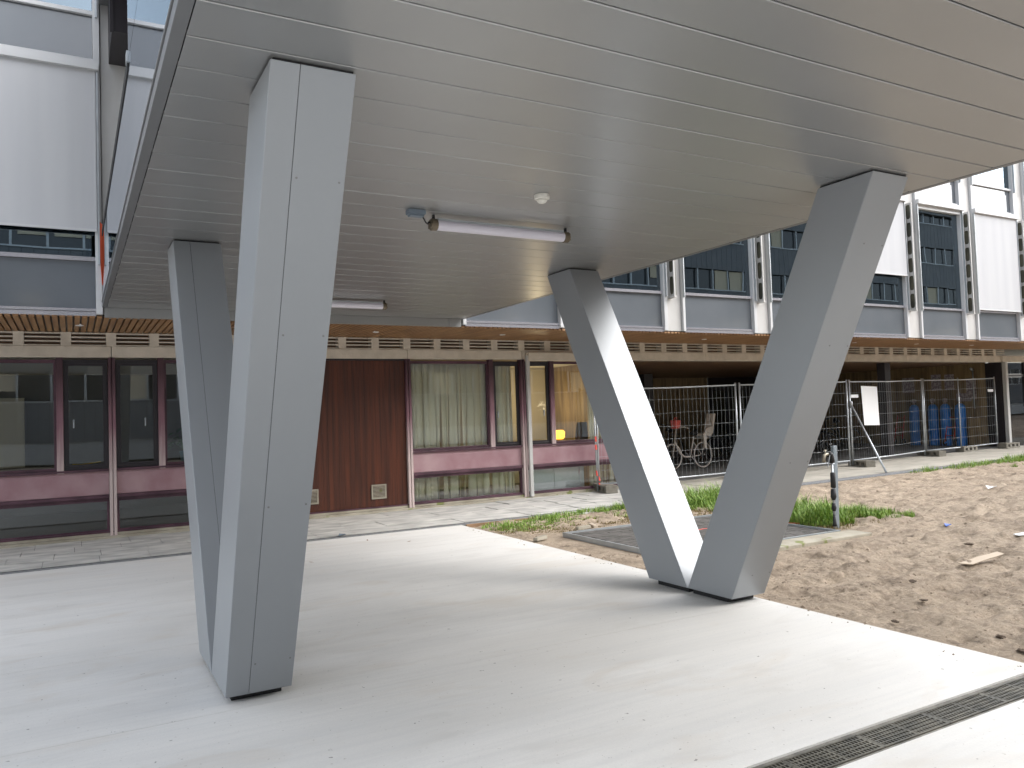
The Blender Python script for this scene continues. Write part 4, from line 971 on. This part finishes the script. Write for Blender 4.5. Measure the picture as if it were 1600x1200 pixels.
GA = [(5.75, 9.65, .6, .35, 700, .03, .09), (7.1, 9.75, .9, .35, 900, .03, .10), (5.6, 10.0, .55, .42, 1100, .05, .13), (6.3, 10.15, .5, .35, 1200, .05, .16), (7.1, 10.2, .5, .3, 1100, .06, .16), (7.7, 10.15, .28, .25, 900, .12, .30), (8.3, 10.0, .5, .4, 900, .05, .16), (8.6, 10.4, .3, .2, 500, .10, .25)]
GB = [(9.3, 9.9, .7, .8, 4200, .14, .40), (9.9, 10.3, .6, .3, 1200, .06, .2), (9.0, 9.1, .5, .35, 900, .05, .18), (8.8, 9.5, .4, .4, 900, .05, .2)]
GC = [(8.9, 7.9, .6, .8, 5200, .18, .50), (8.75, 7.2, .40, .35, 2000, .14, .38), (9.3, 7.3, .5, .40, 2400, .10, .30), (9.7, 7.0, .45, .28, 1400, .07, .20), (8.6, 8.4, .4, .4, 900, .1, .3)]
GD = [(17.5, 10.45, 1.0, .25, 900, .06, .18), (19.5, 10.5, 1.3, .3, 1600, .08, .22), (21.5, 10.4, 1.5, .4, 1800, .08, .25), (15.9, 10.5, .5, .15, 300, .06, .2), (18.2, 9.7, .5, .15, 350, .05, .12), (23.5, 10.2, 1.6, .5, 1200, .08, .2), (22.5, 9.6, .5, .2, 200, .05, .15)]
grass('grass', GA, M['leaf'], 'green grass between the slab corner and the walkway')
grass('grass', GB, M['leaf'], 'green grass seen between the two legs of the right V column')
grass('grass', GC, M['leaf'], 'tall green grass clump around the standpipe')
grass('grass', GD, M['leaf'], 'sparse grass along the walkway at the far right')
grass('dry_grass', [(6.0, 9.6, 1.0, .6, 3200, .02, .06), (7.6, 9.5, 1.3, .5, 3600, .02, .06), (8.9, 7.0, .7, .35, 900, .03, .12), (8.6, 9.3, .8, .5, 900, .02, .08)], M['straw'], 'dry yellow grass around the green tufts beside the slab')

# ---------------------------------------------------------------- beyond: trees behind the passage, block across the court
def tree(x, y, h, r, label, seed):
    rd = random.Random(seed); t = thing('tree', (x, y, 0), label, 'tree', 'trees behind the covered passage')
    m = MB(); m.tube([(x, y, 0), (x+.1, y, h*.4), (x-.1, y+.1, h*.75)], [.16, .12, .05], 8)
    for k in range(7):
        a = rd.uniform(0, 6.28); z = h*rd.uniform(.3, .6); m.tube([(x, y, z), (x+math.cos(a)*r*.7, y+math.sin(a)*r*.7, z+h*.25)], [.05, .015], 5)
    m.build('trunk', M['bark'], t)
    m = MB()
    for k in range(2600):
        a = rd.uniform(0, 6.28); u = rd.uniform(-1, 1); q = rd.random()**.4*r*(1+.25*math.sin(a*3+u*4)); s_ = math.sqrt(1-u*u)
        p = Vector((x+q*s_*math.cos(a), y+q*s_*math.sin(a), h*.6+u*q*h*.42/r)); d = Vector((rd.gauss(0, 1), rd.gauss(0, 1), rd.gauss(0, 1))).normalized(); e = d.orthogonal().normalized()*.09; f = d.cross(e)
        m.add([p-e, p-f, p+e, p+f], [(0, 1, 2, 3)])
    m.build('crown', M['treeleaf'], t)
tree(27, 32, 5, 2.2, 'bushy tree seen through the glazed doors behind the passage', 1); tree(23, 31, 4, 1.8, 'low bushy tree beyond the passage behind the bicycles', 2); tree(17.5, 30, 5, 2.2, 'tree seen in the gap left of the bicycles', 3)

op = thing('office_block', (5, -17, 0), 'grey clad office block across the court, seen only mirrored in the windows', 'building')
OY = -17
m = MB()
for k in range(5):
    z0 = 1.2+k*3.3
    x = -34
    while x < 110: m.box(x, OY-.06, z0-.2, x+.44, OY, z0+1.75); x += .46
m.build('cladding', M['cladding'], op)
m = MB(); m.box(-34, OY-.5, 0, 110, OY-.1, 1.0)
for k in range(5):
    z0 = 1.2+k*3.3; x = -34
    while x < 110: m.box(x, OY-.08, z0+1.76, x+.10, OY-.02, z0+3.09); x += 1.38
    m.box(-34, OY-.08, z0+1.7, 110, OY+.06, z0+1.77)
m.build('frames', M['galv'], op)
m = MB(); m.box(-34, OY-.4, 1.0, 110, OY-.2, 16.9); m.build('glass', M['opp_glass'], op)
m = MB()
rdx = random.Random(9)
for k in range(5):
    for j in range(104):
        if rdx.random() < .22: x = -33.7+j*1.38; m.box(x, OY-.14, 1.2+k*3.3+1.78+rdx.choice([0, .5]), x+1.18, OY-.12, 1.2+k*3.3+3.05)
m.build('blinds', M['innerwhite'], op)
m = MB(); m.box(-34.2, OY-12, 16.95, 110.2, OY+.15, 17.6); m.box(-34, OY-12, 0, 110, OY-.45, 16.9); m.build('roof', M['cladding'], op)
